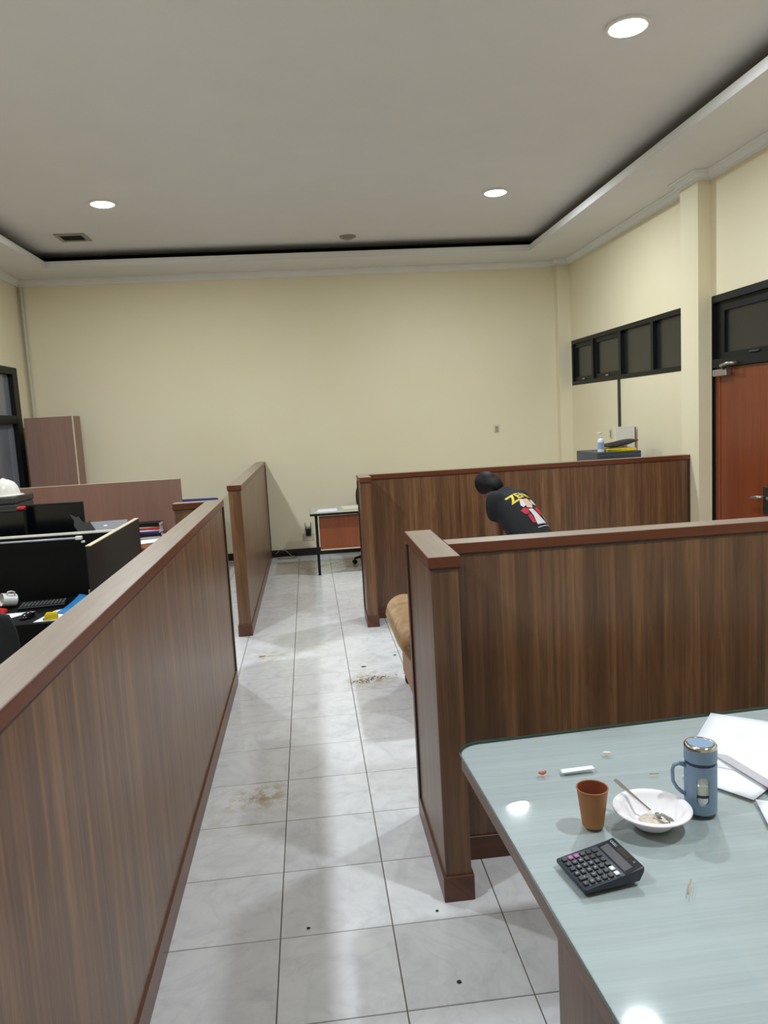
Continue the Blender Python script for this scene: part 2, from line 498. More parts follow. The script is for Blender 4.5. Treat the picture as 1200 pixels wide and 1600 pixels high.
def ellipsoid(bm, c, ax, n=16, m=10):
    """ax: three vectors (half axes)"""
    c = Vector(c); ax = [Vector(a) for a in ax]
    rings = []
    for i in range(m + 1):
        th = PI * i / m
        if i in (0, m):
            rings.append([bm.verts.new(c + ax[2] * math.cos(th))])
        else:
            rings.append([bm.verts.new(c + ax[2] * math.cos(th) + (ax[0] * math.cos(2 * PI * k / n) + ax[1] * math.sin(2 * PI * k / n)) * math.sin(th)) for k in range(n)])
    for r0, r1 in zip(rings, rings[1:]):
        for k in range(n):
            u = []
            for v in (r0[k % len(r0)], r0[(k + 1) % len(r0)], r1[(k + 1) % len(r1)], r1[k % len(r1)]):
                if v not in u: u.append(v)
            if len(u) > 2: bm.faces.new(u)

def loft(bm, secs, n=20):
    """secs: (centre, axis_a, axis_b) ellipse sections"""
    rings = []
    for c, a, b in secs:
        c, a, b = Vector(c), Vector(a), Vector(b)
        rings.append([bm.verts.new(c + a * math.cos(2 * PI * k / n) + b * math.sin(2 * PI * k / n)) for k in range(n)])
    for r0, r1 in zip(rings, rings[1:]):
        for k in range(n):
            bm.faces.new((r0[k], r0[(k + 1) % n], r1[(k + 1) % n], r1[k]))
    bm.faces.new(rings[0][::-1]); bm.faces.new(rings[-1])

def limb(bm, pts, rad, n=14, sub=4):
    """smooth tapered limb with rounded ends"""
    P = [Vector(p) for p in pts]
    out, rr = [], []
    for i in range(len(P) - 1):
        for k in range(sub):
            t = k / sub
            out.append(P[i].lerp(P[i + 1], t)); rr.append(rad[i] + (rad[i + 1] - rad[i]) * t)
    out.append(P[-1]); rr.append(rad[-1])
    tube(bm, out, rr, n)
    for p, r in ((P[0], rad[0]), (P[-1], rad[-1])):
        ellipsoid(bm, p, ((r, 0, 0), (0, r, 0), (0, 0, r)), 12, 8)

def text_mesh(txt, size, depth=0.0, bold=0.0):
    cu = bpy.data.curves.new('t', 'FONT')
    cu.body = txt; cu.size = size; cu.extrude = depth; cu.align_x = 'CENTER'; cu.align_y = 'CENTER'
    cu.resolution_u = 3; cu.offset = bold
    o = bpy.data.objects.new('t', cu); COL.objects.link(o)
    dg = bpy.context.evaluated_depsgraph_get()
    me = bpy.data.meshes.new_from_object(o.evaluated_get(dg))
    bpy.data.objects.remove(o); bpy.data.curves.remove(cu)
    return me

# ------------------------------------------------------------------ room shell
XL, XR, YB, YF = -3.5, 3.61, 10.25, -3.2
ZS = 3.75          # soffit
ZC = 3.93          # raised ceiling
TW = 0.15

# floor: grout slab with every tile laid on it
bm = bmesh.new(); box(bm, XL - TW, XR + TW, YF - TW, YB + TW, -0.2, -0.004)
floor = struct(obj('floor', bm, 'grout'), 'white marbled ceramic floor tiles with dark joints', 'floor')
TS, GAP = 0.4, 0.004
X0, Y0 = -0.2133, 2.5117
def tile_shape(bm, x0, x1, y0, y1):
    c = 0.0016
    lo = [bm.verts.new(p) for p in ((x0, y0, -0.004), (x1, y0, -0.004), (x1, y1, -0.004), (x0, y1, -0.004))]
    mi = [bm.verts.new(p) for p in ((x0, y0, -c), (x1, y0, -c), (x1, y1, -c), (x0, y1, -c))]
    hi = [bm.verts.new(p) for p in ((x0 + c, y0 + c, 0), (x1 - c, y0 + c, 0), (x1 - c, y1 - c, 0), (x0 + c, y1 - c, 0))]
    bm.faces.new(hi)
    for a, b in ((lo, mi), (mi, hi)):
        for i in range(4):
            bm.faces.new((a[i], a[(i + 1) % 4], b[(i + 1) % 4], b[i]))
bm = bmesh.new(); h = (TS - GAP) / 2; tile_shape(bm, -h, h, -h, h)
tile0 = None
rest = bmesh.new()
i0, i1 = math.floor((XL - X0) / TS), math.ceil((XR - X0) / TS)
j0, j1 = math.floor((YF - Y0) / TS), math.ceil((YB - Y0) / TS)
tmpl = obj('floor_tile', bm, 'tile', floor)
used = False
for i in range(i0, i1):
    for j in range(j0, j1):
        xa, xb = X0 + i * TS, X0 + (i + 1) * TS
        ya, yb = Y0 + j * TS, Y0 + (j + 1) * TS
        whole = xa >= XL and xb <= XR and ya >= YF and yb <= YB
        if whole and -3 <= i < 9 and -4 <= j < 20:
            if not used:
                o = tmpl; used = True
            else:
                o = tmpl.copy(); COL.objects.link(o); o.parent = floor
            o.location = ((xa + xb) / 2, (ya + yb) / 2, 0)
        else:
            g = GAP / 2
            tile_shape(rest, max(xa, XL) + g, min(xb, XR) - g, max(ya, YF) + g, min(yb, YB) - g)
o = obj('floor_tile', rest, 'tile', floor); o['kind'] = 'stuff'

# walls
bm = bmesh.new(); box(bm, XL - TW, XR + TW, YB, YB + TW, -0.2, 4.1)
struct(obj('wall_back', bm, 'wall'), 'long plain cream wall at the far end', 'wall')
bm = bmesh.new(); box(bm, XL - TW, XR + TW, YF - TW, YF, -0.2, 4.1)
struct(obj('wall_front', bm, 'wall'), 'cream wall behind the viewer', 'wall')
# right wall with a transom window band, and a door with its transom
WY0, WY1, WZ0, WZ1 = 6.70, 10.10, 2.085, 2.675
DY0, DY1, DZ1 = 5.02, 6.52, 2.69
bm = bmesh.new()
box(bm, XR, XR + TW, YF, DY0, -0.2, 4.1)
box(bm, XR, XR + TW, DY0, DY1, DZ1, 4.1)
box(bm, XR, XR + TW, DY1, WY0, -0.2, 4.1)
box(bm, XR, XR + TW, WY0, WY1, -0.2, WZ0)
box(bm, XR, XR + TW, WY0, WY1, WZ1, 4.1)
box(bm, XR, XR + TW, WY1, YB, -0.2, 4.1)
wr = struct(obj('wall_right', bm, 'wall'), 'cream side wall with high window band and red-brown door', 'wall')
bbox('column', 3.49, XR, 6.535, 6.85, 0, ZS, 'wall', wr)
bbox('corner_column', 3.44, XR, 10.12, YB, 0, ZS, 'wall', wr)
# left wall with a window
LY0, LY1, LZ0, LZ1 = 7.9, 9.90, 0.95, 2.65
bm = bmesh.new()
box(bm, XL - TW, XL, YF, LY0, -0.2, 4.1)
box(bm, XL - TW, XL, LY0, LY1, -0.2, LZ0)
box(bm, XL - TW, XL, LY0, LY1, LZ1, 4.1)
box(bm, XL - TW, XL, LY1, YB, -0.2, 4.1)
struct(obj('wall_left', bm, 'wall'), 'cream side wall with a tall black-framed window', 'wall')

# ceiling: raised panel, dropped soffit ring, upstand lip, dark light cove
LX0, LX1, LY_N, LY_B = -2.91, 2.90, -2.5, 9.53
CV = 0.30
bm = bmesh.new(); box(bm, LX0 - CV, LX1 + CV, LY_N - CV, LY_B + CV, ZC, ZC + 0.12)
ceil = struct(obj('ceiling', bm, 'ceiling'), 'flat raised white ceiling ringed by a dark cove slot', 'ceiling')
bm = bmesh.new()
e = 0.0
for x0, x1, y0, y1 in ((XL, LX0, YF, YB), (LX1, XR, YF, YB), (LX0, LX1, LY_B, YB), (LX0, LX1, YF, LY_N)):
    box(bm, x0, x1, y0, y1, ZS, ZS + 0.02)
obj('soffit', bm, 'ceiling', ceil)
bm = bmesh.new()
LH = 0.075
box(bm, LX0 - 0.02, LX0, LY_N, LY_B, ZS + 0.0201, ZS + LH)
box(bm, LX1, LX1 + 0.02, LY_N, LY_B, ZS + 0.0201, ZS + LH)
box(bm, LX0 - 0.02, LX1 + 0.02, LY_B, LY_B + 0.02, ZS + 0.0201, ZS + LH)
box(bm, LX0 - 0.02, LX1 + 0.02, LY_N - 0.02, LY_N, ZS + 0.0201, ZS + LH)
obj('cove_lip', bm, 'lip', ceil)
bm = bmesh.new()
a = 0.021
for x0, x1, y0, y1 in ((LX0 - CV, LX0 - a, LY_N - CV, LY_B + CV), (LX1 + a, LX1 + CV, LY_N - CV, LY_B + CV), (LX0 - a, LX1 + a, LY_B + a, LY_B + CV), (LX0 - a, LX1 + a, LY_N - CV, LY_N - a)):
    box(bm, x0, x1, y0, y1, ZS + 0.021, ZS + 0.03)
box(bm, LX0 - CV - 0.02, LX0 - CV, LY_N - CV, LY_B + CV, ZS + 0.02, ZC + 0.12)
box(bm, LX1 + CV, LX1 + CV + 0.02, LY_N - CV, LY_B + CV, ZS + 0.02, ZC + 0.12)
box(bm, LX0 - CV, LX1 + CV, LY_B + CV, LY_B + CV + 0.02, ZS + 0.02, ZC + 0.12)
box(bm, LX0 - CV, LX1 + CV, LY_N - CV - 0.02, LY_N - CV, ZS + 0.02, ZC + 0.12)
obj('cove_lining', bm, 'cove', ceil)

# cornice moulding, stepped, following walls and columns
def cornice(path, name):
    prof = [(0.0, 0.0), (0.0, -0.075), (0.018, -0.075), (0.022, -0.058), (0.05, -0.032), (0.058, -0.014), (0.075, -0.012), (0.075, 0.0)]
    bm = bmesh.new()
    n = len(path)
    rings = []
    for i, p in enumerate(path):
        p = Vector(p)
        d0 = (p - Vector(path[i - 1])).normalized() if i > 0 else None
        d1 = (Vector(path[i + 1]) - p).normalized() if i < n - 1 else None
        nr = lambda d: Vector((-d.y, d.x))
        if d0 is None: off = nr(d1)
        elif d1 is None: off = nr(d0)
        else:
            a_, b_ = nr(d0), nr(d1)
            s_ = a_ + b_
            off = s_ / (s_.length_squared / 2)
        rings.append([bm.verts.new((p.x + off.x * u, p.y + off.y * u, ZS + v)) for u, v in prof])
    for r0, r1 in zip(rings, rings[1:]):
        for k in range(len(prof)):
            bm.faces.new((r0[k], r0[(k + 1) % len(prof)], r1[(k + 1) % len(prof)], r1[k]))
    bm.faces.new(rings[0]); bm.faces.new(rings[-1][::-1])
    return struct(obj(name, bm, 'lip'), 'white stepped cornice between wall and ceiling', 'trim')
cornice([(XR, YF), (XR, 6.535), (3.49, 6.535), (3.49, 6.85), (XR, 6.85), (XR, 10.12), (3.44, 10.12), (3.44, YB), (XL, YB), (XL, YF), (XR - 0.0, YF)], 'trim_1')

# black skirting
def skirting(name, x0, x1, y0, y1):
    bm = bmesh.new(); box(bm, x0, x1, y0, y1, 0, 0.10, 0.003)
    return struct(obj(name, bm, 'skirt_black'), 'black tiled skirting along the wall', 'baseboard')
skirting('baseboard_back', XL, 3.44, YB - 0.012, YB)
skirting('baseboard_left', XL, XL + 0.012, YF, YB - 0.012)
skirting('baseboard_right', XR - 0.012, XR, 6.85, 10.12)

# window band in the right wall
win = thing('window_1', 'high black-framed band of four dark panes above the filing cabinet', 'window', (XR, 0, 0))
win['kind'] = 'structure'
FB = 'frame_black'
fw = 0.05
bm = bmesh.new()
box(bm, -0.004, 0.1, WY0, WY1, WZ1 - fw, WZ1); box(bm, -0.004, 0.1, WY0, WY1, WZ0, WZ0 + fw)
box(bm, -0.004, 0.1, WY0, WY0 + fw, WZ0 + fw, WZ1 - fw); box(bm, -0.004, 0.1, WY1 - fw, WY1, WZ0 + fw, WZ1 - fw)
obj('frame', bm, FB, win)
ys = [WY0 + fw, 7.70, 8.52, 9.36, WY1 - fw]
for k in range(1, 4):
    bbox('mullion', -0.004, 0.1, ys[k] - 0.03, ys[k] + 0.03, WZ0 + fw, WZ1 - fw, FB, win)
for k in range(4):
    a_ = ys[k] + (0.03 if k else 0.0); b_ = ys[k + 1] - (0.03 if k < 3 else 0.0)
    if k >= 2:
        s_ = 0.055
        bm = bmesh.new()
        z0, z1 = WZ0 + fw, WZ1 - fw
        box(bm, 0.02, 0.07, a_, b_, z1 - s_, z1); box(bm, 0.02, 0.07, a_, b_, z0, z0 + s_)
        box(bm, 0.02, 0.07, a_, a_ + s_, z0 + s_, z1 - s_); box(bm, 0.02, 0.07, b_ - s_, b_, z0 + s_, z1 - s_)
        sash = obj('sash', bm, FB, win)
        bbox('latch', 0.005, 0.02, (a_ + b_) / 2 - 0.05, (a_ + b_) / 2 + 0.03, z0 + 0.01, z0 + 0.03, 'steel', sash, 0.003)
        bbox('pane', 0.042, 0.05, a_ + s_, b_ - s_, z0 + s_, z1 - s_, 'pane_dark', win)
    else:
        bbox('pane', 0.042, 0.05, a_, b_, WZ0 + fw, WZ1 - fw, 'pane_dark', win)

# window in the left wall
win = thing('window_2', 'tall black-framed window at the left edge above the desks', 'window', (XL, 0, 0))
win['kind'] = 'structure'
bm = bmesh.new(); f2 = 0.085
box(bm, -0.1, 0.006, LY0, LY1, LZ1 - f2, LZ1); box(bm, -0.1, 0.006, LY0, LY1, LZ0, LZ0 + f2)
box(bm, -0.1, 0.006, LY0, LY0 + f2, LZ0 + f2, LZ1 - f2); box(bm, -0.1, 0.006, LY1 - 0.16, LY1, LZ0 + f2, LZ1 - f2)
obj('frame', bm, FB, win)
bbox('mullion', -0.1, 0.004, LY0 + f2, LY1 - 0.16, 1.97, 2.07, FB, win)
bbox('mullion', -0.1, 0.004, 8.80, 8.88, LZ0 + f2, 1.97, FB, win)
bbox('mullion', -0.1, 0.004, 8.80, 8.88, 2.07, LZ1 - f2, FB, win)
for y0, y1 in ((LY0 + f2, 8.80), (8.88, LY1 - 0.16)):
    for z0, z1 in ((LZ0 + f2, 1.97), (2.07, LZ1 - f2)):
        p = bbox('pane', -0.06, -0.052, y0, y1, z0, z1, 'pane_grey', win)
        if z0 < 1.5 and y0 > 8.5:
            bbox('blind_edge', -0.052, -0.045, y1 - 0.16, y1 - 0.02, z0, z1, 'grey', p)

# double door with transom
door = thing('door_1', 'red-brown double door with black frame and dark transom', 'door', (XR, 0, 0))
door['kind'] = 'structure'
DT = 2.07
bm = bmesh.new()
box(bm, -0.006, 0.12, DY0, DY1, DZ1 - 0.06, DZ1)
box(bm, -0.006, 0.12, DY0, DY0 + 0.06, 0, DZ1 - 0.06); box(bm, -0.006, 0.12, DY1 - 0.015, DY1, 0, DZ1 - 0.06)
box(bm, -0.006, 0.12, DY0 + 0.06, DY1 - 0.015, DT, DT + 0.075)
obj('frame', bm, FB, door)
bm = bmesh.new()
z0, z1, ya, yb = DT + 0.075, DZ1 - 0.06, DY0 + 0.06, DY1 - 0.015
s_ = 0.08
box(bm, 0.03, 0.08, ya, yb, z1 - s_, z1); box(bm, 0.03, 0.08, ya, yb, z0, z0 + 0.05)
box(bm, 0.03, 0.08, ya, ya + s_, z0 + 0.05, z1 - s_); box(bm, 0.03, 0.08, yb - 0.13, yb, z0 + 0.05, z1 - s_)
sash = obj('transom_sash', bm, FB, door)
bbox('latch', 0.012, 0.03, 5.85, 5.98, z0 + 0.015, z0 + 0.032, 'greydark', sash, 0.003)
bbox('transom_pane', 0.052, 0.06, ya + s_, yb - 0.13, z0 + 0.05, z1 - s_, 'pane_dark', door)
mid = 5.69
for y0, y1, hy, sg in ((mid + 0.003, DY1 - 0.018, mid + 0.045, 1), (DY0 + 0.063, mid - 0.003, mid - 0.045, -1)):
    leaf = bbox('door_leaf', 0.02, 0.06, y0, y1, 0.008, DT - 0.004, 'door', door, 0.002)
    for gy in ((y1 - 0.085,) if sg > 0 else (y0 + 0.085,)):
        bbox('edge_strip', 0.014, 0.02, gy, gy + (0.08 if sg > 0 else -0.08), 0.01, DT - 0.006, 'door', leaf, 0.001)
    bbox('lock_plate', 0.008, 0.02, hy - 0.03, hy + 0.032, 0.86, 1.08, 'gun', leaf, 0.003)
    bm = bmesh.new()
    tube(bm, [(0.012, hy, 1.0), (-0.035, hy, 1.0), (-0.045, hy + sg * 0.02, 1.0), (-0.045, hy + sg * 0.11, 0.985), (-0.04, hy + sg * 0.125, 0.98)], [0.010, 0.010, 0.011, 0.010, 0.008], 10)
    obj('handle', bm, 'steel', leaf, 'all')
cl = bmesh.new()
box(cl, -0.035, 0.02, 6.24, 6.46, DT - 0.075, DT - 0.02, 0.006)
c_ = obj('door_closer', cl, 'steel', door)
bm = bmesh.new()
tube(bm, [(-0.02, 6.30, DT - 0.02), (-0.06, 6.28, DT + 0.01), (-0.075, 6.14, DT + 0.022), (-0.02, 6.10, DT + 0.022)], [0.012, 0.012, 0.014, 0.014], 8)
obj('closer_arm', bm, 'steel', c_, 'all')

# conduit in the left corner
bm = bmesh.new(); tube(bm, [(0, 0, 0.1), (0, 0, 3.66)], 0.022, 12)
tag(obj('conduit_pipe', bm, 'pipe', None, True, (XL + 0.05, YB - 0.032, 0)), 'thin painted conduit pipe running up the left back corner', 'pipe')

# ------------------------------------------------------------------ ceiling fittings
lamp_labels = ['round lit ceiling downlight at the left, nearest the square vent', 'round lit ceiling downlight in the middle distance, on the right side', 'large bright downlight at the top right, nearest the viewer',
               'round lit ceiling downlight over the near left desks, just out of frame', 'round ceiling downlight above the glass table on the right', 'round ceiling downlight above the near left partition']
for (x, y), lb in zip(LAMPS, lamp_labels):
    t = thing('ceiling_downlight', lb, 'ceiling light', (x, y, ZC), 0, 'round ceiling downlights')
    bm = bmesh.new(); lathe(bm, [(0.125, 0.0), (0.125, -0.012), (0.112, -0.018), (0.104, -0.016), (0.104, 0.0)], 40, close_bottom=False, close_top=False)
    obj('trim_ring', bm, 'white_plastic', t, True)
    bm = bmesh.new(); lathe(bm, [(0.105, -0.006), (0.104, -0.018), (0.09, -0.024), (0.05, -0.028), (0.0, -0.029)], 40)
    obj('diffuser', bm, 'diffuser', t, 'all')
    ld = bpy.data.lights.new('downlight_light', 'AREA')
    ld.shape = 'DISK'; ld.size = 0.2; ld.energy = LAMP_W; ld.color = LAMP_COL; ld.spread = R(176)
    lo = bpy.data.objects.new('downlight_light', ld); COL.objects.link(lo)
    lo.parent = t; lo.location = (0, 0, -0.034)

t = thing('ceiling_vent', 'square grey ventilation grille in the ceiling beside the left downlight', 'vent', (-2.385, 8.86, ZC))
bm = bmesh.new(); q = 0.16
for x0, x1, y0, y1 in ((-q, q, q - 0.045, q), (-q, q, -q, -q + 0.045), (-q, -q + 0.045, -q + 0.045, q - 0.045), (q - 0.045, q, -q + 0.045, q - 0.045)):
    box(bm, x0, x1, y0, y1, -0.014, 0, 0.003)
obj('frame', bm, 'vent_grey', t)
for k in range(6):
    bm = bmesh.new(); box(bm, -0.115, 0.115, -0.016, 0.016, -0.002, 0.0)
    obj('slat', bm, 'vent_dark', t, False, (0, -0.094 + k * 0.0376, -0.007), (R(22), 0, 0))
bbox('backing', -0.115, 0.115, -0.115, 0.115, -0.002, 0.0, 'vent_dark', t)

t = thing('smoke_detector', 'small round beige disc on the ceiling near the back cove', 'detector', (0.63, 9.24, ZC))
bm = bmesh.new(); lathe(bm, [(0.098, 0), (0.096, -0.012), (0.06, -0.02)], 32); obj('base_plate', bm, 'det', t, True)
bm = bmesh.new(); lathe(bm, [(0.06, -0.02), (0.055, -0.03), (0.0, -0.034)], 32); obj('sensor_cap', bm, 'det', t, True)

# ------------------------------------------------------------------ wooden partitions
ZP = 1.305
CT = 0.04
SK = 0.10
IN = 0.009
def partition(label, segs, strips):
    """segs: (x0,x1,y0,y1,dir) outer footprint of cap; strips: vertical dark edge strips (x0,x1,y0,y1)"""
    x0, x1, y0, y1, _ = segs[0]
    ox, oy = (x0 + x1) / 2, (y0 + y1) / 2
    t = thing('wooden_partition', label, 'partition', (ox, oy, 0), 0, 'walnut laminate partitions')
    for x0, x1, y0, y1, d in segs:
        x0 -= ox; x1 -= ox; y0 -= oy; y1 -= oy
        bbox('panel', x0 + IN, x1 - IN, y0 + IN, y1 - IN, 0.01, ZP - CT + 0.002, 'wood', t, 0.002)
        cb = bmesh.new(); box(cb, x0, x1, y0, y1, ZP - CT, ZP, 0.002)
        cb.normal_update()
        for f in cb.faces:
            if f.normal.z > 0.9: f.material_index = 1  # upward faces get the paler wood with top light painted in
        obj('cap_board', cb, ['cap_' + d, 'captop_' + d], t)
        bbox('cap_batten', x0 + 0.004, x1 - 0.004, y0 + 0.004, y1 - 0.004, ZP - CT - 0.008, ZP - CT, 'strip', t)
        bbox('skirting_board', x0, x1, y0, y1, 0, SK, 'skirt_' + d, t, 0.002)
    for x0, x1, y0, y1 in strips:
        bbox('edge_strip', x0 - ox, x1 - ox, y0 - oy, y1 - oy, SK, ZP - CT - 0.008, 'strip', t, 0.001)
    return t
partition('long walnut partition along the left of the aisle, nearest the viewer', [(-0.715, -0.6, -1.6, 5.285, 'y'), (-0.93, -0.716, 5.18, 5.285, 'x')], [(-0.61, -0.6, 5.235, 5.283)])
partition('walnut partition running back to the far wall, left of the aisle', [(-0.70, -0.578, 6.46, YB - 0.001, 'y')], [(-0.588, -0.578, YB - 0.06, YB - 0.002)])
partition('walnut partition behind the glass-topped table, with a short end return', [(0.392, 0.508, 2.60, 3.255, 'y'), (0.509, XR - 0.001, 2.85, 2.965, 'x')], [(0.392, 0.402, 3.205, 3.253)])
partition('walnut partition behind the bending person, reaching the right wall column', [(0.412, 0.518, 6.42, 6.80, 'y'), (0.519, 3.489, 6.69, 6.80, 'x')], [(0.412, 0.422, 6.755, 6.798), (3.467, 3.487, 6.69, 6.70)])

# ------------------------------------------------------------------ glass-topped table (front right)
TZ = 0.756
GZ = TZ + 0.009
tb = thing('conference_table', 'large table with pale green top under a sheet of glass', 'table', (0.402, 2.268, 0), R(3.0))
bm = bmesh.new(); prism(bm, rounded(0.0, 2.3, -1.36, 0.0, 0.075, 8), TZ - 0.045, TZ - 0.004)
obj('tabletop_core', bm, 'tablewood', tb)
bm = bmesh.new(); prism(bm, rounded(0.0, 2.3, -1.36, 0.0, 0.075, 8), TZ - 0.0038, TZ)
obj('tabletop_laminate', bm, 'tabletop', tb)
bm = bmesh.new(); prism(bm, rounded(-0.004, 2.304, -1.364, 0.004, 0.075, 8), TZ + 0.0005, GZ, side_mat=1)
obj('glass_sheet', bm, ['glass', 'glass_edge'], tb)
for x in (0.10, 2.14):
    bbox('leg_panel', x - 0.03, x + 0.03, -1.28, -0.66, 0, TZ - 0.045, 'tableleg', tb, 0.002)
bbox('modesty_panel', 0.13, 2.11, -0.99, -0.96, 0.25, TZ - 0.046, 'tableleg', tb)

# objects on the table
T0 = GZ
# brown paper cup
t = thing('paper_cup', 'small brown paper cup standing on the glass table', 'cup', (0.645, 1.735, T0))
bm = bmesh.new(); lathe(bm, [(0.0255, 0.0), (0.0265, 0.0), (0.0385, 0.097), (0.0365, 0.097), (0.0255, 0.006)], 40, close_top=False)
bm.faces.ensure_lookup_table()
o = obj('cup_wall', bm, ['cup_out', 'cup_in'], t, True)
for p in o.data.polygons:
    c = p.center
    if c.x * p.normal.x + c.y * p.normal.y < 0 and c.z > 0.004: p.material_index = 1
bm = bmesh.new(); tube(bm, [(0.0385 * math.cos(2 * PI * k / 40), 0.0385 * math.sin(2 * PI * k / 40), 0.0972) for k in range(40)], 0.0015, 8, True)
obj('rolled_rim', bm, 'cup_out', t, 'all')
bm = bmesh.new(); lathe(bm, [(0.0, 0.008), (0.0262, 0.008)], 40, close_bottom=False, close_top=False); obj('cup_bottom', bm, 'cup_in', t)

# white bowl with leftovers and spoon
BX, BY = 0.788, 1.712
t = thing('pulp_bowl', 'round white disposable bowl beside the brown cup', 'bowl', (BX, BY, T0))
bm = bmesh.new(); lathe(bm, [(0.0, 0.002), (0.046, 0.0), (0.05, 0.004), (0.078, 0.036), (0.082, 0.039), (0.094, 0.040), (0.095, 0.042), (0.092, 0.0435), (0.080, 0.0425), (0.074, 0.038), (0.047, 0.0075), (0.0, 0.006)], 56)
obj('bowl_shell', bm, 'foam', t, 'all')
bm = bmesh.new()
rr = random.Random(3)
n = 14
vs = {}
for i in range(n + 1):
    for k in range(24):
        a = 2 * PI * k / 24; r_ = 0.036 * i / n * (1 + 0.18 * math.sin(3 * a + 1) + 0.1 * math.sin(5 * a))
        z = 0.0095 + 0.013 * (1 - (i / n) ** 2) * (0.6 + 0.5 * noise.noise((r_ * 120 * math.cos(a), r_ * 120 * math.sin(a), 0)))
        if i == n: z = 0.0078
        vs[i, k] = bm.verts.new((r_ * math.cos(a), r_ * math.sin(a), z))
for i in range(n):
    for k in range(24):
        if i == 0:
            bm.faces.new((vs[0, 0], vs[1, k], vs[1, (k + 1) % 24])) if k < 24 else None
        else:
            bm.faces.new((vs[i, k], vs[i + 1, k], vs[i + 1, (k + 1) % 24], vs[i, (k + 1) % 24]))
for k in range(1, 24): bm.verts.remove(vs[0, k])
tag(obj('leftover_food', bm, 'rice', None, 'all', (BX + 0.006, BY - 0.006, T0)), 'beige leftover porridge in the white bowl', 'food', kind='stuff')

t = thing('spoon', 'metal spoon resting in the white bowl', 'spoon', (BX, BY, T0))
bm = bmesh.new()
tip, rim_, neck, bowlp = Vector((-0.055, 0.098, 0.072)), Vector((-0.037, 0.06, 0.054)), Vector((0.000, 0.008, 0.029)), Vector((0.022, -0.016, 0.021))
d = (neck - tip).normalized(); sd = d.cross(Vector((0, 0, 1))).normalized(); upn = sd.cross(d)
ws = [(0.0, 0.0055), (0.1, 0.007), (0.4, 0.005), (0.8, 0.003), (1.0, 0.003)]
prev = None
for f_, w_ in ws:
    p = tip.lerp(neck, f_)
    ring = [bm.verts.new(p + sd * sx * w_ + upn * sz * 0.001) for sx, sz in ((-1, -1), (1, -1), (1, 1), (-1, 1))]
    if prev:
        for k in range(4): bm.faces.new((prev[k], prev[(k + 1) % 4], ring[(k + 1) % 4], ring[k]))
    else: bm.faces.new(ring)
    prev = ring
bm.faces.new(prev)
obj('handle', bm, 'chrome', t)
bm = bmesh.new()
db = (bowlp - neck).normalized(); sb = db.cross(Vector((0, 0, 1))).normalized(); ub = sb.cross(db)
g = {}
for i in range(9):
    for k in range(20):
        a = 2 * PI * k / 20; rr_ = i / 8
        u_ = 0.024 * rr_ * math.cos(a); v_ = 0.0165 * rr_ * math.sin(a) * (1 + 0.15 * math.cos(a))
        g[i, k] = bm.verts.new(bowlp + db * (u_ + 0.002) + sb * v_ - ub * 0.008 * (1 - rr_ * rr_))
for i in range(1, 8):
    for k in range(20): bm.faces.new((g[i, k], g[i + 1, k], g[i + 1, (k + 1) % 20], g[i, (k + 1) % 20]))
bm.faces.new([g[1, k] for k in range(20)])
for k in range(20): bm.verts.remove(g[0, k])
bmesh.ops.solidify(bm, geom=bm.faces[:], thickness=0.0008)
obj('spoon_bowl', bm, 'chrome', t, 'all')

# blue tumbler with cut-out window, chrome lid ring and handle
t = thing('tumbler', 'dusty blue handled flask with a chrome-ringed lid and slot window', 'flask', (0.934, 1.748, T0))
def arc_wall(bm, r0, r1, z0, z1, a0, a1, n, ro=None):
    """curved wall block between radii r1 (inner) and r0 (outer)"""
    prev = None
    for k in range(n + 1):
        a = a0 + (a1 - a0) * k / n
        c, s = math.cos(a), math.sin(a)
        ring = [bm.verts.new((r0 * c, r0 * s, z0)), bm.verts.new((r0 * c, r0 * s, z1)), bm.verts.new((r1 * c, r1 * s, z1)), bm.verts.new((r1 * c, r1 * s, z0))]
        if prev:
            for q in range(4): bm.faces.new((prev[q], prev[(q + 1) % 4], ring[(q + 1) % 4], ring[q]))
        else: bm.faces.new(ring)
        prev = ring
    bm.faces.new(prev[::-1])
aw = math.atan2(-1.768, -0.922) + 0.16     # towards the room, where the slot faces
hw = 0.40
bm = bmesh.new()
RO, RI = 0.0395, 0.0355
def rad_at(z): return RO - 0.0 * z
arc_wall(bm, RO, RI, 0.004, 0.028, 0, 2 * PI, 48)
arc_wall(bm, RO, RI, 0.104, 0.128, 0, 2 * PI, 48)
arc_wall(bm, RO, RI, 0.028, 0.104, aw + hw, aw + 2 * PI - hw, 44)
# rounded ends of the slot
for zc, sg in ((0.028, 1), (0.104, -1)):
    m_ = 10
    for k in range(m_):
        f0, f1 = k / m_, (k + 1) / m_
        hgt = 0.013
        x0 = math.sqrt(max(0, 1 - f0 * f0)); x1 = math.sqrt(max(0, 1 - f1 * f1))
        for s2 in (1, -1):
            aa, ab = aw + s2 * hw * x1, aw + s2 * hw
            z_a, z_b = zc + sg * hgt * (1 - f1), zc + sg * hgt * (1 - f0)
            if abs(ab - aa) > 1e-4:
                arc_wall(bm, RO, RI, min(z_a, z_b), max(z_a, z_b), min(aa, ab), max(aa, ab), 3)
obj('silicone_sleeve', bm, 'blue_flask', t, True)
bm = bmesh.new(); lathe(bm, [(0.0, 0.0), (0.038, 0.0), (0.0385, 0.004), (0.0, 0.004)], 40); obj('foot', bm, 'blue_flask_dark', t, True)
bm = bmesh.new(); lathe(bm, [(0.0, 0.005), (0.0345, 0.005), (0.0345, 0.126), (0.033, 0.126), (0.033, 0.008), (0.0, 0.008)], 40); gl_ = obj('glass_liner', bm, 'liner', t, True)
bm = bmesh.new(); lathe(bm, [(0.0346, 0.030), (0.0352, 0.030), (0.0352, 0.047), (0.0346, 0.047)], 40, close_bottom=False, close_top=False); obj('strainer_band', bm, 'chrome', gl_, True)
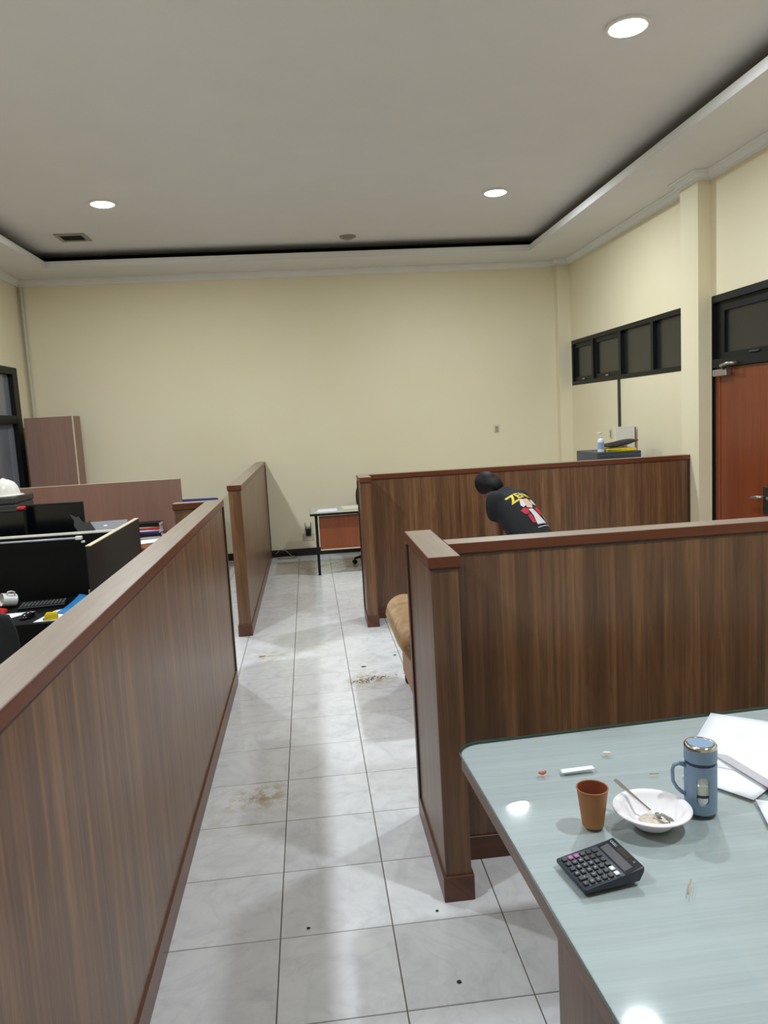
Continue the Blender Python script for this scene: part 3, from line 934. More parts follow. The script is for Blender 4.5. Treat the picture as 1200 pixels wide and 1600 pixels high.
bm = bmesh.new(); lathe(bm, [(0.0346, 0.078), (0.0352, 0.078), (0.0352, 0.084), (0.0346, 0.084)], 40, close_bottom=False, close_top=False); obj('strainer_band', bm, 'chrome', gl_, True)
bm = bmesh.new(); lathe(bm, [(0.0346, 0.048), (0.0350, 0.048), (0.0350, 0.055), (0.0346, 0.055)], 40, close_bottom=False, close_top=False); obj('dark_band', bm, 'blue_flask_dark', gl_, True)
bm = bmesh.new(); lathe(bm, [(0.0365, 0.128), (0.0365, 0.137), (0.0, 0.137), ], 40); obj('seal_ring', bm, 'blue_flask_dark', t, True)
bm = bmesh.new(); lathe(bm, [(0.0, 0.1372), (0.0395, 0.1372), (0.0400, 0.141), (0.0395, 0.171), (0.0, 0.171)], 48); lid = obj('lid', bm, 'blue_flask', t, True)
bm = bmesh.new(); lathe(bm, [(0.0398, 0.1705), (0.0394, 0.176), (0.0365, 0.1795), (0.0315, 0.1802), (0.0312, 0.172)], 48, close_bottom=False, close_top=False); obj('chrome_ring', bm, 'chrome', lid, 'all')
bm = bmesh.new(); lathe(bm, [(0.0, 0.178), (0.0312, 0.178), (0.0312, 0.172), (0.0, 0.172)], 40); obj('lid_disc', bm, 'blue_flask', lid, True)
bm = bmesh.new()
ha = aw - R(78)
hd = Vector((math.cos(ha), math.sin(ha), 0))
pts = [hd * 0.036 + Vector((0, 0, 0.122)), hd * 0.054 + Vector((0, 0, 0.128)), hd * 0.067 + Vector((0, 0, 0.124)), hd * 0.071 + Vector((0, 0, 0.112)), hd * 0.070 + Vector((0, 0, 0.082)), hd * 0.060 + Vector((0, 0, 0.063)), hd * 0.046 + Vector((0, 0, 0.050)), hd * 0.036 + Vector((0, 0, 0.046))]
tube(bm, pts, [0.006, 0.0055, 0.005, 0.0045, 0.0045, 0.0045, 0.005, 0.006], 10)
obj('handle', bm, 'blue_flask', t, 'all')

# desk calculator
ca = R(9.5)
t = thing('calculator', 'dark desk calculator lying on the glass table', 'calculator', (0.586, 1.543, T0), ca - PI / 2)
CW, CLN = 0.126, 0.148     # x: width, y: up towards the display
def wedge(bm, x0, x1, prof, bev=0.0):
    va = [bm.verts.new((x0, y, z)) for y, z in prof]; vb = [bm.verts.new((x1, y, z)) for y, z in prof]
    bm.faces.new(va); bm.faces.new(vb[::-1])
    n = len(prof); fs = []
    for i in range(n): bm.faces.new((va[i], va[(i + 1) % n], vb[(i + 1) % n], vb[i]))
    if bev:
        bmesh.ops.bevel(bm, geom=bm.edges[:], offset=bev, segments=2, profile=0.5, affect='EDGES')
hy = CLN / 2
bm = bmesh.new()
wedge(bm, -CW / 2, CW / 2, [(-hy, 0.001), (-hy, 0.012), (0.028, 0.021), (hy, 0.034), (hy, 0.022), (hy - 0.012, 0.001)], 0.003)
obj('body', bm, 'calc', t, True)
kz = lambda y: 0.012 + (y + hy) / (0.028 + hy) * 0.009
kang = math.atan2(0.009, 0.028 + hy)
bm = bmesh.new(); wedge(bm, -CW / 2 + 0.005, CW / 2 - 0.005, [(-hy + 0.006, kz(-hy + 0.006) - 0.001), (-hy + 0.006, kz(-hy + 0.006) + 0.0006), (0.024, kz(0.024) + 0.0006), (0.024, kz(0.024) - 0.001)])
obj('key_deck', bm, 'calc_face', t)
dz = lambda y: 0.021 + (y - 0.028) / (hy - 0.028) * 0.013
def on_slope(name, x0, x1, y0, y1, mat, off, par):
    bm = bmesh.new(); wedge(bm, x0, x1, [(y0, dz(y0) - 0.001), (y0, dz(y0) + off), (y1, dz(y1) + off), (y1, dz(y1) - 0.001)])
    return obj(name, bm, mat, par)
dp = on_slope('display_plate', -CW / 2 + 0.004, CW / 2 - 0.004, 0.0295, hy - 0.003, 'calc_face', 0.0006, t)
on_slope('lcd_screen', -CW / 2 + 0.012, CW / 2 - 0.014, 0.0325, 0.0525, 'calc_lcd', 0.0010, dp)
on_slope('solar_cell', -0.022, 0.022, 0.0575, 0.067, 'calc_solar', 0.0010, dp)
for txt, x, y, sz in (('CASIO', -0.042, 0.062, 0.009), ('12', 0.038, 0.0635, 0.006)):
    me = text_mesh(txt, sz, 0.0001)
    me.materials.append(MT['ink_white'])
    o = bpy.data.objects.new('printed_mark', me); COL.objects.link(o); o.parent = dp
    o.location = (x, y, dz(y) + 0.0009); o.rotation_euler = (math.atan2(0.013, hy - 0.028), 0, 0)
bm = bmesh.new(); box(bm, -0.0068, 0.0068, -0.0055, 0.0055, 0, 0.0035, 0.0012); k0 = obj('key', bm, 'key', t)
bm = bmesh.new(); box(bm, -0.0068, 0.0068, -0.0133, 0.0055, 0, 0.0035, 0.0012); kw = obj('key', bm, 'key', t)
bm = bmesh.new(); box(bm, -0.0068, 0.0068, -0.0055, 0.0055, 0, 0.0035, 0.0012); kp = obj('key', bm, 'key_pink', t)
bm = bmesh.new(); box(bm, -0.0068, 0.0068, -0.0055, 0.0055, 0, 0.0035, 0.0012); kwh = obj('key', bm, 'key_white', t)
marks = {}
for s_ in '0123456789+-=%':
    me = text_mesh(s_, 0.008, 0.0001); me.materials.append(MT['ink_white']); marks[s_] = me
legend = {(1, 1): '7', (1, 2): '8', (2, 1): '4', (2, 2): '5', (2, 3): '9', (3, 1): '1', (3, 2): '2', (3, 3): '6', (4, 2): '3', (5, 1): '0', (5, 0): '-', (4, 0): '+', (5, 2): '=', (3, 0): '%'}
first = {}
for i in range(6):           # across
    for j in range(6):       # up
        if (i, j) == (4, 1): continue
        src = kw if (i, j) == (4, 0) else kp if (i, j) in ((0, 1), (0, 2)) else kwh if (i, j) in ((4, 5), (5, 5)) else k0
        if src.name not in first:
            o = src; first[src.name] = 1
        else:
            o = src.copy(); COL.objects.link(o); o.parent = t
        x = -0.047 + i * 0.0188; y = -0.061 + j * 0.0152 + (0.0152 * 0.5 - 0.0 if (i, j) == (4, 0) else 0)
        o.location = (x, y, kz(y) + 0.0004); o.rotation_euler = (kang, 0, 0)
        if (i, j) in legend:
            mk = bpy.data.objects.new('key_mark', marks[legend[(i, j)]]); COL.objects.link(mk); mk.parent = o
            mk.location = (0, 0, 0.0036)

# scraps
def sheet(name, pts, z, mat, label, cat, curl=None, n=10, thick=0.0005, loc=None):
    """paper quad from four corners, optionally curled"""
    a, b, c, d = [Vector((*p, 0)) for p in pts]
    ctr = (a + b + c + d) / 4
    bm = bmesh.new(); g = {}
    for i in range(n + 1):
        for j in range(n + 1):
            u, v = i / n, j / n
            p = a.lerp(b, u).lerp(d.lerp(c, u), v) - ctr
            g[i, j] = bm.verts.new((p.x, p.y, (curl(u, v) if curl else 0.0) + thick))
    for i in range(n):
        for j in range(n):
            bm.faces.new((g[i, j], g[i + 1, j], g[i + 1, j + 1], g[i, j + 1]))
    bmesh.ops.recalc_face_normals(bm, faces=bm.faces)
    bmesh.ops.solidify(bm, geom=bm.faces[:], thickness=thick)
    o = obj(name, bm, mat, None, 'all', (ctr.x, ctr.y, z))
    if label: tag(o, label, cat)
    return o
sheet('paper_strip', [(0.658, 2.006), (0.757, 2.010), (0.757, 2.030), (0.661, 2.030)], T0 + 0.001, 'paper', 'narrow white paper strip lying on the glass beyond the cup', 'paper', lambda u, v: 0.003 * abs(v - 0.5) + 0.002 * u)
bm = bmesh.new(); ellipsoid(bm, (0, 0, 0.004), ((0.013, 0.003, 0), (-0.002, 0.006, 0), (0, 0.001, 0.004)), 10, 6)
for v in bm.verts: v.co.z += 0.004 * (v.co.x / 0.013) ** 2; v.co += Vector((noise.noise(v.co * 200), noise.noise(v.co * 170 + Vector((5, 0, 0))), 0)) * 0.002
tag(obj('chili_scrap', bm, 'chili', None, 'all', (0.604, 2.016, T0)), 'tiny red-orange food scrap on the glass near the paper strip', 'food scrap')
bm = bmesh.new(); ellipsoid(bm, (0, 0, 0.004), ((0.013, -0.003, 0), (0.0012, 0.006, 0), (0, 0, 0.0042)), 12, 8)
tag(obj('seed', bm, 'seed', None, 'all', (0.828, 2.101, T0)), 'small ivory seed near the far edge of the glass table', 'seed')
bm = bmesh.new(); tube(bm, [(-0.016, -0.024, 0.0015), (0.0, 0.002, 0.0025), (0.014, 0.022, 0.0015)], 0.0015, 6)
tag(obj('straw_bit', bm, 'straw', None, 'all', (0.752, 1.455, T0)), 'short tan straw bit on the glass right of the calculator', 'scrap')
bm = bmesh.new(); tube(bm, [(-0.012, 0.003, 0.0015), (0.0, 0.0, 0.0025), (0.013, 0.0, 0.0015)], 0.0016, 6)
tag(obj('straw_bit', bm, 'straw', None, 'all', (0.905, 1.95, T0)), 'short tan straw bit on the glass behind the blue flask', 'scrap')
# papers and foam tray at the right end
sheet('paper_sheet', [(1.02, 2.01), (1.36, 1.73), (1.615, 2.03), (1.272, 2.312)], T0 + 0.0016, 'paper', 'large white sheet lying flat under the far side of the foam tray', 'paper', lambda u, v: 0.002 * math.sin(u * 5) * v)
sheet('paper_sheet', [(0.975, 1.925), (1.087, 1.764), (1.36, 1.95), (1.25, 2.11)], T0 + 0.0006, 'paper', 'white sheet poking out between the blue flask and the foam tray', 'paper')
sheet('paper_sheet', [(1.05, 1.642), (1.16, 1.46), (1.36, 1.60), (1.09, 1.762)], T0 + 0.0030, 'paper', 'white sheet with food crumbs at the right edge of the table', 'paper', lambda u, v: 0.0004 + 0.003 * u * v)
# foam box lid lying open side down, one corner curled
t = thing('foam_tray', 'white foam box lid lying on the papers beside the blue flask', 'food tray', (1.118, 2.015, T0 + 0.0052), R(-81))
bm = bmesh.new()
n = 16; g = {}
for i in range(n + 1):
    for j in range(n + 1):
        u, v = i / n, j / n
        x, y = u * 0.30, v * 0.24
        z = 0.026 + 0.020 * math.sin(min(1.0, v * 1.3) * PI) * (1 - u) ** 2 - 0.018 * (1 - min(1, u * 5)) * (1 - v) 
        g[i, j] = bm.verts.new((x, y, z))
for i in range(n):
    for j in range(n): bm.faces.new((g[i, j], g[i + 1, j], g[i + 1, j + 1], g[i, j + 1]))
def skirt(seq):
    lo = [bm.verts.new((v.co.x, v.co.y, 0.0021)) for v in seq]
    for k in range(len(seq) - 1): bm.faces.new((seq[k], seq[k + 1], lo[k + 1], lo[k]))
skirt([g[i, 0] for i in range(n + 1)]); skirt([g[n, j] for j in range(n + 1)]); skirt([g[n - i, n] for i in range(n + 1)])
bmesh.ops.remove_doubles(bm, verts=bm.verts[:], dist=0.0005)
bmesh.ops.recalc_face_normals(bm, faces=bm.faces)
bmesh.ops.solidify(bm, geom=bm.faces[:], thickness=0.002)
obj('lid_shell', bm, 'foam', t, True)
bm = bmesh.new(); ellipsoid(bm, (0.17, 0.06, 0.0275), ((0.012, 0.004, 0), (-0.002, 0.004, 0), (0, 0, 0.0012)), 8, 5); obj('food_smear', bm, 'seed', t, 'all')

# ------------------------------------------------------------------ person bending over
pn = thing('person', 'person in a black printed T-shirt bending over behind the partition', 'person', (1.70, 5.72, 0))
PO = Vector((1.70, 5.72, 0))
rt = Vector((0.79, 0.60, -0.06)).normalized()
sp = Vector((-0.26, 0.62, 0.74)).normalized()
sp = (sp - rt * sp.dot(rt)).normalized()
bk = rt.cross(sp).normalized()                      # out of the back, towards viewer and up
if bk.y > 0: bk = -bk
Nk = Vector((1.545, 5.92, 1.115)) - PO
Hc = Nk - sp * 0.50
shL, shR = Nk - rt * 0.165 - sp * 0.03, Nk + rt * 0.165 - sp * 0.03
head = Vector((1.428, 6.03, 1.205)) - PO
hu = (head - Nk).normalized()                       # head axis
elL = Vector((1.455, 5.87, 0.80)) - PO
haL = Vector((1.44, 6.10, 0.58)) - PO
elR = Vector((1.72, 6.18, 0.86)) - PO
haR = Vector((1.60, 6.28, 0.63)) - PO
fwd = Vector((-0.62, 0.78, 0))
side = Vector((0.78, 0.62, 0))
hipL, hipR = Hc - side * 0.085 - Vector((0, 0, 0.03)), Hc + side * 0.085 - Vector((0, 0, 0.03))
knL, knR = hipL + fwd * 0.10 + Vector((0, 0, -0.34)), hipR + fwd * 0.12 + Vector((0, 0, -0.34))
anL, anR = Vector((knL.x - fwd.x * 0.08, knL.y - fwd.y * 0.08, 0.085)), Vector((knR.x - fwd.x * 0.10, knR.y - fwd.y * 0.10, 0.085))
# continuous body
bm = bmesh.new()
loft(bm, [(Hc - sp * 0.05, rt * 0.15, bk * 0.10), (Hc + sp * 0.12, rt * 0.13, bk * 0.09), (Hc + sp * 0.32, rt * 0.155, bk * 0.10), (Nk - sp * 0.04, rt * 0.15, bk * 0.075), (Nk + sp * 0.02, rt * 0.07, bk * 0.055)])
limb(bm, [Nk - sp * 0.03, Nk.lerp(head, 0.6)], [0.055, 0.05])
# head with a face side
fo = (fwd * 0.75 - Vector((0, 0, 0.65))).normalized()
fo = (fo - hu * fo.dot(hu)).normalized(); hs = hu.cross(fo).normalized()
ellipsoid(bm, head, (hs * 0.074, fo * 0.092, hu * 0.105), 20, 14)
ellipsoid(bm, head + fo * 0.04 - hu * 0.055, (hs * 0.052, fo * 0.05, hu * 0.06), 14, 10)
ellipsoid(bm, head + fo * 0.092 - hu * 0.02, (hs * 0.014, fo * 0.02, hu * 0.026), 10, 8)
for s_ in (-1, 1):
    ellipsoid(bm, head + hs * 0.075 * s_ - hu * 0.01 - fo * 0.005, (hs * 0.012, fo * 0.02, hu * 0.032), 10, 8)
    ellipsoid(bm, head + fo * 0.086 + hs * 0.03 * s_ + hu * 0.012, (hs * 0.014, fo * 0.008, hu * 0.008), 8, 6)
ellipsoid(bm, head + fo * 0.085 - hu * 0.062, (hs * 0.022, fo * 0.01, hu * 0.008), 8, 6)
for sh, el, ha in ((shL, elL, haL), (shR, elR, haR)):
    limb(bm, [sh, el, ha], [0.052, 0.042, 0.028])
    dd = (ha - el).normalized(); pw = dd.cross(Vector((0, 0, 1))).normalized(); pn_ = pw.cross(dd)
    palm = ha + dd * 0.05
    ellipsoid(bm, palm, (pw * 0.042, pn_ * 0.016, dd * 0.052), 12, 8)
    for k, ln in enumerate((0.068, 0.078, 0.074, 0.058)):
        q = palm + dd * 0.038 + pw * (-0.03 + 0.02 * k)
        limb(bm, [q, q + dd * ln * 0.5 - pn_ * 0.008, q + dd * ln * 0.9 - pn_ * 0.03], [0.0095, 0.009, 0.008], 8, 2)
    q = palm - pw * 0.036 - dd * 0.015
    limb(bm, [q, q - pw * 0.025 + dd * 0.02, q - pw * 0.03 + dd * 0.05 - pn_ * 0.01], [0.011, 0.010, 0.009], 8, 2)
for hp, kn, an in ((hipL, knL, anL), (hipR, knR, anR)):
    limb(bm, [hp, kn, an], [0.085, 0.055, 0.038])
    limb(bm, [an - Vector((0, 0, 0.04)), an + fwd * 0.14 - Vector((0, 0, 0.05))], [0.033, 0.026])
fuse('body', bm, 0.0085, 'skin', pn, 4)
# t-shirt
bm = bmesh.new()
loft(bm, [(Hc - sp * 0.02, rt * 0.192, bk * 0.130), (Hc + sp * 0.10, rt * 0.188, bk * 0.128), (Hc + sp * 0.26, rt * 0.198, bk * 0.140), (Nk - sp * 0.10, rt * 0.204, bk * 0.132), (Nk - sp * 0.035, rt * 0.172, bk * 0.105), (Nk + sp * 0.015, rt * 0.115, bk * 0.080), (Nk + sp * 0.05 + (head - Nk) * 0.1, rt * 0.078, bk * 0.068)], 32)
for sh, el in ((shL, elL), (shR, elR)):
    d_ = el - sh
    limb(bm, [sh - (sh - Nk) * 0.1, sh + d_ * 0.15, sh + d_ * 0.32], [0.082, 0.078, 0.074], 18, 4)
shirt = fuse('tshirt', bm, 0.010, 'shirt', pn, 8)
# trousers
bm = bmesh.new()
loft(bm, [(Hc - sp * 0.09 - Vector((0, 0, 0.06)), rt * 0.15, bk * 0.115), (Hc - sp * 0.02, rt * 0.165, bk * 0.115), (Hc + sp * 0.06, rt * 0.155, bk * 0.105)], 24)
for hp, kn, an in ((hipL, knL, anL), (hipR, knR, anR)):
    limb(bm, [hp, kn, an + Vector((0, 0, 0.0))], [0.105, 0.078, 0.064])
fuse('trousers', bm, 0.012, 'jeans', pn, 6)
for an in (anL, anR):
    bm = bmesh.new()
    limb(bm, [an - Vector((0, 0, 0.045)) - fwd * 0.03, an + fwd * 0.10 - Vector((0, 0, 0.05)), an + fwd * 0.165 - Vector((0, 0, 0.055))], [0.044, 0.042, 0.032])
    for v in bm.verts: v.co.z = max(v.co.z, 0.001)
    fuse('shoe', bm, 0.008, 'rubber', pn, 3)
# hair
bm = bmesh.new()
ellipsoid(bm, head + hu * 0.016 - fo * 0.014, (hs * 0.094, fo * 0.098, hu * 0.104), 24, 16)
ellipsoid(bm, head - fo * 0.042 - hu * 0.03, (hs * 0.088, fo * 0.062, hu * 0.092), 18, 12)
hair = fuse('hair', bm, 0.007, 'hair', pn, 3)
# shirt print, laid on the cloth
tree = BVHTree.FromPolygons([v.co.copy() for v in shirt.data.vertices], [tuple(p.vertices) for p in shirt.data.polygons])
org = Hc + sp * 0.27
def drape(u, v, off=0.003):
    p = org + rt * u + sp * v + bk * 0.4
    hit = tree.ray_cast(p, -bk)
    return (hit[0] + hit[1] * off) if hit[0] is not None else (lambda q: q[0] + q[1] * off)(tree.find_nearest(org + rt * u + sp * v + bk * 0.08))
def patch(name, poly, mat, off=0.003, n=3):
    bm = bmesh.new()
    vs = [bm.verts.new((x, y, 0)) for x, y in poly]
    bm.faces.new(vs)
    bmesh.ops.triangulate(bm, faces=bm.faces[:])
    for _ in range(n):
        bmesh.ops.subdivide_edges(bm, edges=bm.edges[:], cuts=1)
        bmesh.ops.triangulate(bm, faces=bm.faces[:])
    for v in bm.verts: v.co = drape(v.co.x, v.co.y, off)
    return obj(name, bm, mat, shirt, 'all')
def letter(ch, u, v, size, ang):
    me = text_mesh(ch, size, 0.0, size * 0.035)
    bm = bmesh.new(); bm.from_mesh(me); bpy.data.meshes.remove(me)
    bmesh.ops.triangulate(bm, faces=bm.faces[:])
    for _ in range(2):
        bmesh.ops.subdivide_edges(bm, edges=bm.edges[:], cuts=1)
        bmesh.ops.triangulate(bm, faces=bm.faces[:])
    ca_, sa_ = math.cos(ang), math.sin(ang)
    for w_ in bm.verts:
        x, y = w_.co.x * 1.25, w_.co.y
        w_.co = drape(u + x * ca_ - y * sa_, v + x * sa_ + y * ca_, 0.0035)
    o = obj('printed_letter', bm, 'print_yellow', shirt)
    return o
for ch, u, v, s_, a_ in (('Z', -0.105, 0.125, 0.100, 0.22), ('E', -0.040, 0.146, 0.082, 0.12), ('N', 0.028, 0.150, 0.080, 0.0), ('I', 0.080, 0.145, 0.078, -0.12)):
    letter(ch, u, v, s_, a_)
P = [('print_white', [(-0.055, 0.05), (-0.035, 0.10), (-0.015, 0.10), (-0.02, 0.04), (-0.045, 0.03)]),
     ('print_tan', [(-0.018, 0.095), (0.035, 0.10), (0.05, 0.05), (0.02, 0.01), (-0.02, 0.02)]),
     ('print_white', [(0.055, 0.09), (0.085, 0.085), (0.10, 0.045), (0.07, 0.035), (0.052, 0.055)]),
     ('print_red', [(-0.075, 0.01), (-0.045, 0.025), (-0.02, 0.01), (-0.035, -0.03), (-0.062, -0.025)]),
     ('print_red', [(0.035, 0.005), (0.075, 0.02), (0.11, -0.005), (0.10, -0.05), (0.06, -0.05), (0.04, -0.03)]),
     ('print_red', [(-0.05, -0.04), (-0.025, -0.03), (-0.02, -0.11), (-0.045, -0.10)]),
     ('print_white', [(-0.022, 0.005), (0.015, 0.005), (0.045, -0.06), (0.075, -0.12), (-0.02, -0.125), (-0.012, -0.05)]),
     ('print_white', [(0.09, -0.05), (0.115, -0.04), (0.145, -0.10), (0.10, -0.105)]),
     ('print_white', [(-0.03, -0.145), (0.10, -0.133), (0.10, -0.138), (-0.03, -0.150)])]
for m_, poly in P:
    patch('printed_patch', [(min(x * 1.3 - 0.015, 0.15), y * 1.1 + 0.0) for x, y in poly], m_)

# ------------------------------------------------------------------ sofa behind the near right partition
sf = thing('sofa', 'tan velour sofa with fat rolled arms, half hidden by the partition end', 'sofa', (1.20, 4.62, 0))
SX, SY = 1.20, 4.62
def roll(xc, sg):
    bm = bmesh.new()
    secs = []
    yl = [4.12, 4.15, 4.25, 4.6, 4.95, 5.02, 5.05]
    sc = [0.80, 0.93, 1.0, 1.0, 0.99, 0.90, 0.72]
    n = 28
    rings = []
    for y, s_ in zip(yl, sc):
        ring = []
        for k in range(n):
            a = 2 * PI * k / n
            rx = 0.135 * s_; rz = 0.125 * s_
            x = math.cos(a) * rx; z = math.sin(a) * rz
            if z < 0: x = x * (1 - 0.35 * (-z / rz)) - sg * 0.045 * (z / rz); z *= 1.55
            ring.append(bm.verts.new((xc - SX + x, y - SY, 0.495 + z)))
        rings.append(ring)
    for r0, r1 in zip(rings, rings[1:]):
        for k in range(n): bm.faces.new((r0[k], r0[(k + 1) % n], r1[(k + 1) % n], r1[k]))
    bm.faces.new(rings[0][::-1]); bm.faces.new(rings[-1])
    return obj('arm_roll', bm, 'sofa', sf, 'all')
roll(0.575, 1); roll(1.825, -1)
for x0, x1 in ((0.545, 0.66), (1.74, 1.855)):
    bbox('arm_base', x0 - SX, x1 - SX, 4.16 - SY, 5.02 - SY, 0.06, 0.42, 'sofa_base', sf, 0.025, 3)
bbox('seat_base', 0.66 - SX, 1.74 - SX, 4.18 - SY, 4.98 - SY, 0.06, 0.26, 'sofa_base', sf, 0.02, 2)
bbox('seat_cushion', 0.665 - SX, 1.197 - SX, 4.36 - SY, 5.00 - SY, 0.262, 0.42, 'sofa', sf, 0.05, 4)
bbox('seat_cushion', 1.203 - SX, 1.735 - SX, 4.36 - SY, 5.00 - SY, 0.262, 0.42, 'sofa', sf, 0.05, 4)
bbox('backrest', 0.665 - SX, 1.735 - SX, 4.14 - SY, 4.36 - SY, 0.262, 0.80, 'sofa', sf, 0.08, 4)
for x in (0.60, 1.80):
    for y in (4.22, 4.96):
        bm = bmesh.new(); lathe(bm, [(0.022, 0), (0.03, 0.02), (0.03, 0.065)], 14, (x - SX - 0.02 * (1 if x < 1 else -1), y - SY, 0)); obj('foot', bm, 'rubber', sf, True)

# ------------------------------------------------------------------ filing cabinet corner (right)
fx0, fx1, fy0, fy1, fz = 2.90, 3.36, 7.42, 8.04, 1.325
fc = thing('filing_cabinet', 'blue-grey metal filing cabinet behind the partition at the right wall', 'cabinet', ((fx0 + fx1) / 2, (fy0 + fy1) / 2, 0))
hx, hy_ = (fx1 - fx0) / 2, (fy1 - fy0) / 2
bbox('carcass', -hx, hx, -hy_ + 0.02, hy_, 0, fz, 'cabinet_grey', fc, 0.004)
for k in range(4):
    d_ = bbox('drawer', -hx + 0.01, hx - 0.01, -hy_, -hy_ + 0.0195, 0.05 + k * 0.315, 0.05 + k * 0.315 + 0.305, 'cabinet_grey', fc, 0.003)
    bbox('handle', -0.06, 0.06, -hy_ - 0.02, -hy_ - 0.001, 0.23 + k * 0.315, 0.25 + k * 0.315, 'steel', d_, 0.004)
# sanitizer bottle
t = thing('sanitizer_bottle', 'white pump bottle standing on the filing cabinet', 'bottle', (2.985, 7.56, fz))
bm = bmesh.new(); lathe(bm, [(0.030, 0.0), (0.034, 0.004), (0.034, 0.115), (0.030, 0.128), (0.014, 0.138), (0.013, 0.15)], 28); obj('bottle_body', bm, 'sanit', t, True)
bm = bmesh.new(); lathe(bm, [(0.0344, 0.03), (0.0344, 0.10)], 28, close_bottom=False, close_top=False); obj('label_print', bm, 'sanit_label', t, True)
bm = bmesh.new(); lathe(bm, [(0.016, 0.149), (0.016, 0.165), (0.006, 0.167), (0.005, 0.19)], 20); pc = obj('pump_collar', bm, 'white_plastic', t, True)
bm = bmesh.new(); tube(bm, [(0.01, 0, 0.193), (-0.012, 0, 0.195), (-0.04, 0, 0.19)], [0.008, 0.008, 0.005], 10); obj('nozzle', bm, 'white_plastic', pc, 'all')
# yellow folders and black bag
for k, (lb) in enumerate(('lower of two yellow folders under the black bag', 'upper of two yellow folders under the black bag')):
    bm = bmesh.new(); box(bm, -0.155, 0.155, -0.12, 0.12, 0.0, 0.014, 0.004)
    tag(obj('folder', bm, 'yellow', None, False, (3.19 - 0.012 * k, 7.62, fz + k * 0.0145), (0, 0, R(-4 + 7 * k))), lb, 'folder', 'yellow folders on the cabinet')
bm = bmesh.new()
g = {}; n = 14
for s_ in (0, 1):
    for i in range(n + 1):
        for j in range(n + 1):
            u, v = i / n, j / n
            x, y = (u - 0.5) * 0.33, (v - 0.5) * 0.24
            e_ = (1 - abs(2 * u - 1) ** 4) * (1 - abs(2 * v - 1) ** 4)
            z = 0.03 + (0.028 * e_ + 0.004) * (1 if s_ else -0.6) + 0.05 * u * u + 0.008 * noise.noise((u * 4, v * 4, s_))
            g[s_, i, j] = bm.verts.new((x, y, z))
for i in range(n):
    for j in range(n):
        bm.faces.new((g[1, i, j], g[1, i + 1, j], g[1, i + 1, j + 1], g[1, i, j + 1]))
        bm.faces.new((g[0, i, j], g[0, i, j + 1], g[0, i + 1, j + 1], g[0, i + 1, j]))
for k in range(n):
    for a_, b_ in (((k, 0), (k + 1, 0)), ((k + 1, n), (k, n)), ((n, k), (n, k + 1)), ((0, k + 1), (0, k))):
        bm.faces.new((g[0, a_[0], a_[1]], g[0, b_[0], b_[1]], g[1, b_[0], b_[1]], g[1, a_[0], a_[1]]))
tag(obj('document_bag', bm, 'bag', None, 'all', (3.20, 7.63, fz + 0.022)), 'flat black vinyl document bag lying on the yellow folders', 'bag')
bm = bmesh.new(); box(bm, -0.04, 0.04, -0.09, 0.09, 0, 0.05, 0.006)
tag(obj('card_box', bm, 'tan_card', None, False, (3.315, 7.85, fz)), 'small tan card box behind the black bag', 'box')
# white board leaning against the wall behind
t = thing('leaning_board', 'white board with a maroon edge standing upright at the right wall', 'board', (3.478, 8.09, 0), R(0))
bbox('board_panel', -0.118, 0.10, -0.010, 0.010, 0.0, 1.555, 'white_plastic', t)
bbox('edge_strip', 0.1005, 0.112, -0.014, 0.014, 0.0, 1.545, 'maroon', t)
# cable duct and sockets on the right wall
bm = bmesh.new(); box(bm, -0.022, 0, -0.02, 0.02, 0.3, WZ0, 0.003)
tag(obj('cable_duct', bm, 'cable_green', None, False, (XR, 8.535, 0)), 'thin dark vertical cable duct below the high window band', 'cable duct')
def socket(label, loc, rot, name='wall_socket', mat='cream_plastic'):
    t = thing(name, label, 'socket', loc, rot)
    bbox('plate', -0.04, 0.04, -0.008, 0, -0.055, 0.055, mat, t, 0.003)
    bbox('rocker', -0.022, 0.022, -0.012, -0.0081, -0.008, 0.035, 'vent_grey', t, 0.001)
    bbox('rocker', -0.022, 0.022, -0.012, -0.0081, -0.042, -0.014, 'vent_grey', t, 0.001)
socket('small switch plate on the right wall beside the dark cable duct', (XR, 8.81, 1.46), R(-90))
socket('small switch plate on the far cream wall', (2.58, YB, 1.56), 0)

# ------------------------------------------------------------------ far desk by the back wall
fd = thing('office_desk', 'metal-legged desk with orange-brown front panel by the far wall', 'desk', (0.64, 9.08, 0))
DX, DYc = 0.64, 9.08
bbox('desktop', -0.03 - DX, 1.31 - DX, 8.76 - DYc, 9.42 - DYc, 0.712, 0.738, 'black', fd, 0.004)
bbox('top_laminate', -0.026 - DX, 1.306 - DX, 8.764 - DYc, 9.416 - DYc, 0.738, 0.741, 'pale_top', fd)
bbox('front_panel', 0.07 - DX, 1.21 - DX, 8.82 - DYc, 8.838 - DYc, 0.31, 0.70, 'orange_wood', fd)
bbox('panel_lip', 0.07 - DX, 1.21 - DX, 8.815 - DYc, 8.843 - DYc, 0.295, 0.31, 'edge_beige', fd)
for x in (0.04, 1.24):
    for y in (8.84, 9.36):
        bm = bmesh.new(); box(bm, x - DX - 0.016, x - DX + 0.016, y - DYc - 0.016, y - DYc + 0.016, 0, 0.712, 0.003); obj('leg', bm, 'black', fd)
    bbox('side_rail', x - DX - 0.012, x - DX + 0.012, 8.856 - DYc, 9.344 - DYc, 0.68, 0.711, 'black', fd)
sheet('paper_sheet', [(0.04, 8.88), (0.30, 8.90), (0.30, 9.16), (0.07, 9.18)], 0.7415, 'paper', 'white sheet of paper on the left end of the far desk', 'paper', lambda u, v: 0.004 * u * v)
sheet('paper_sheet', [(0.36, 9.02), (0.80, 9.04), (0.80, 9.36), (0.34, 9.36)], 0.7415, 'edge_white', 'pale wide sheet spread on the far desk beside the chair', 'paper', lambda u, v: 0.002 * u)

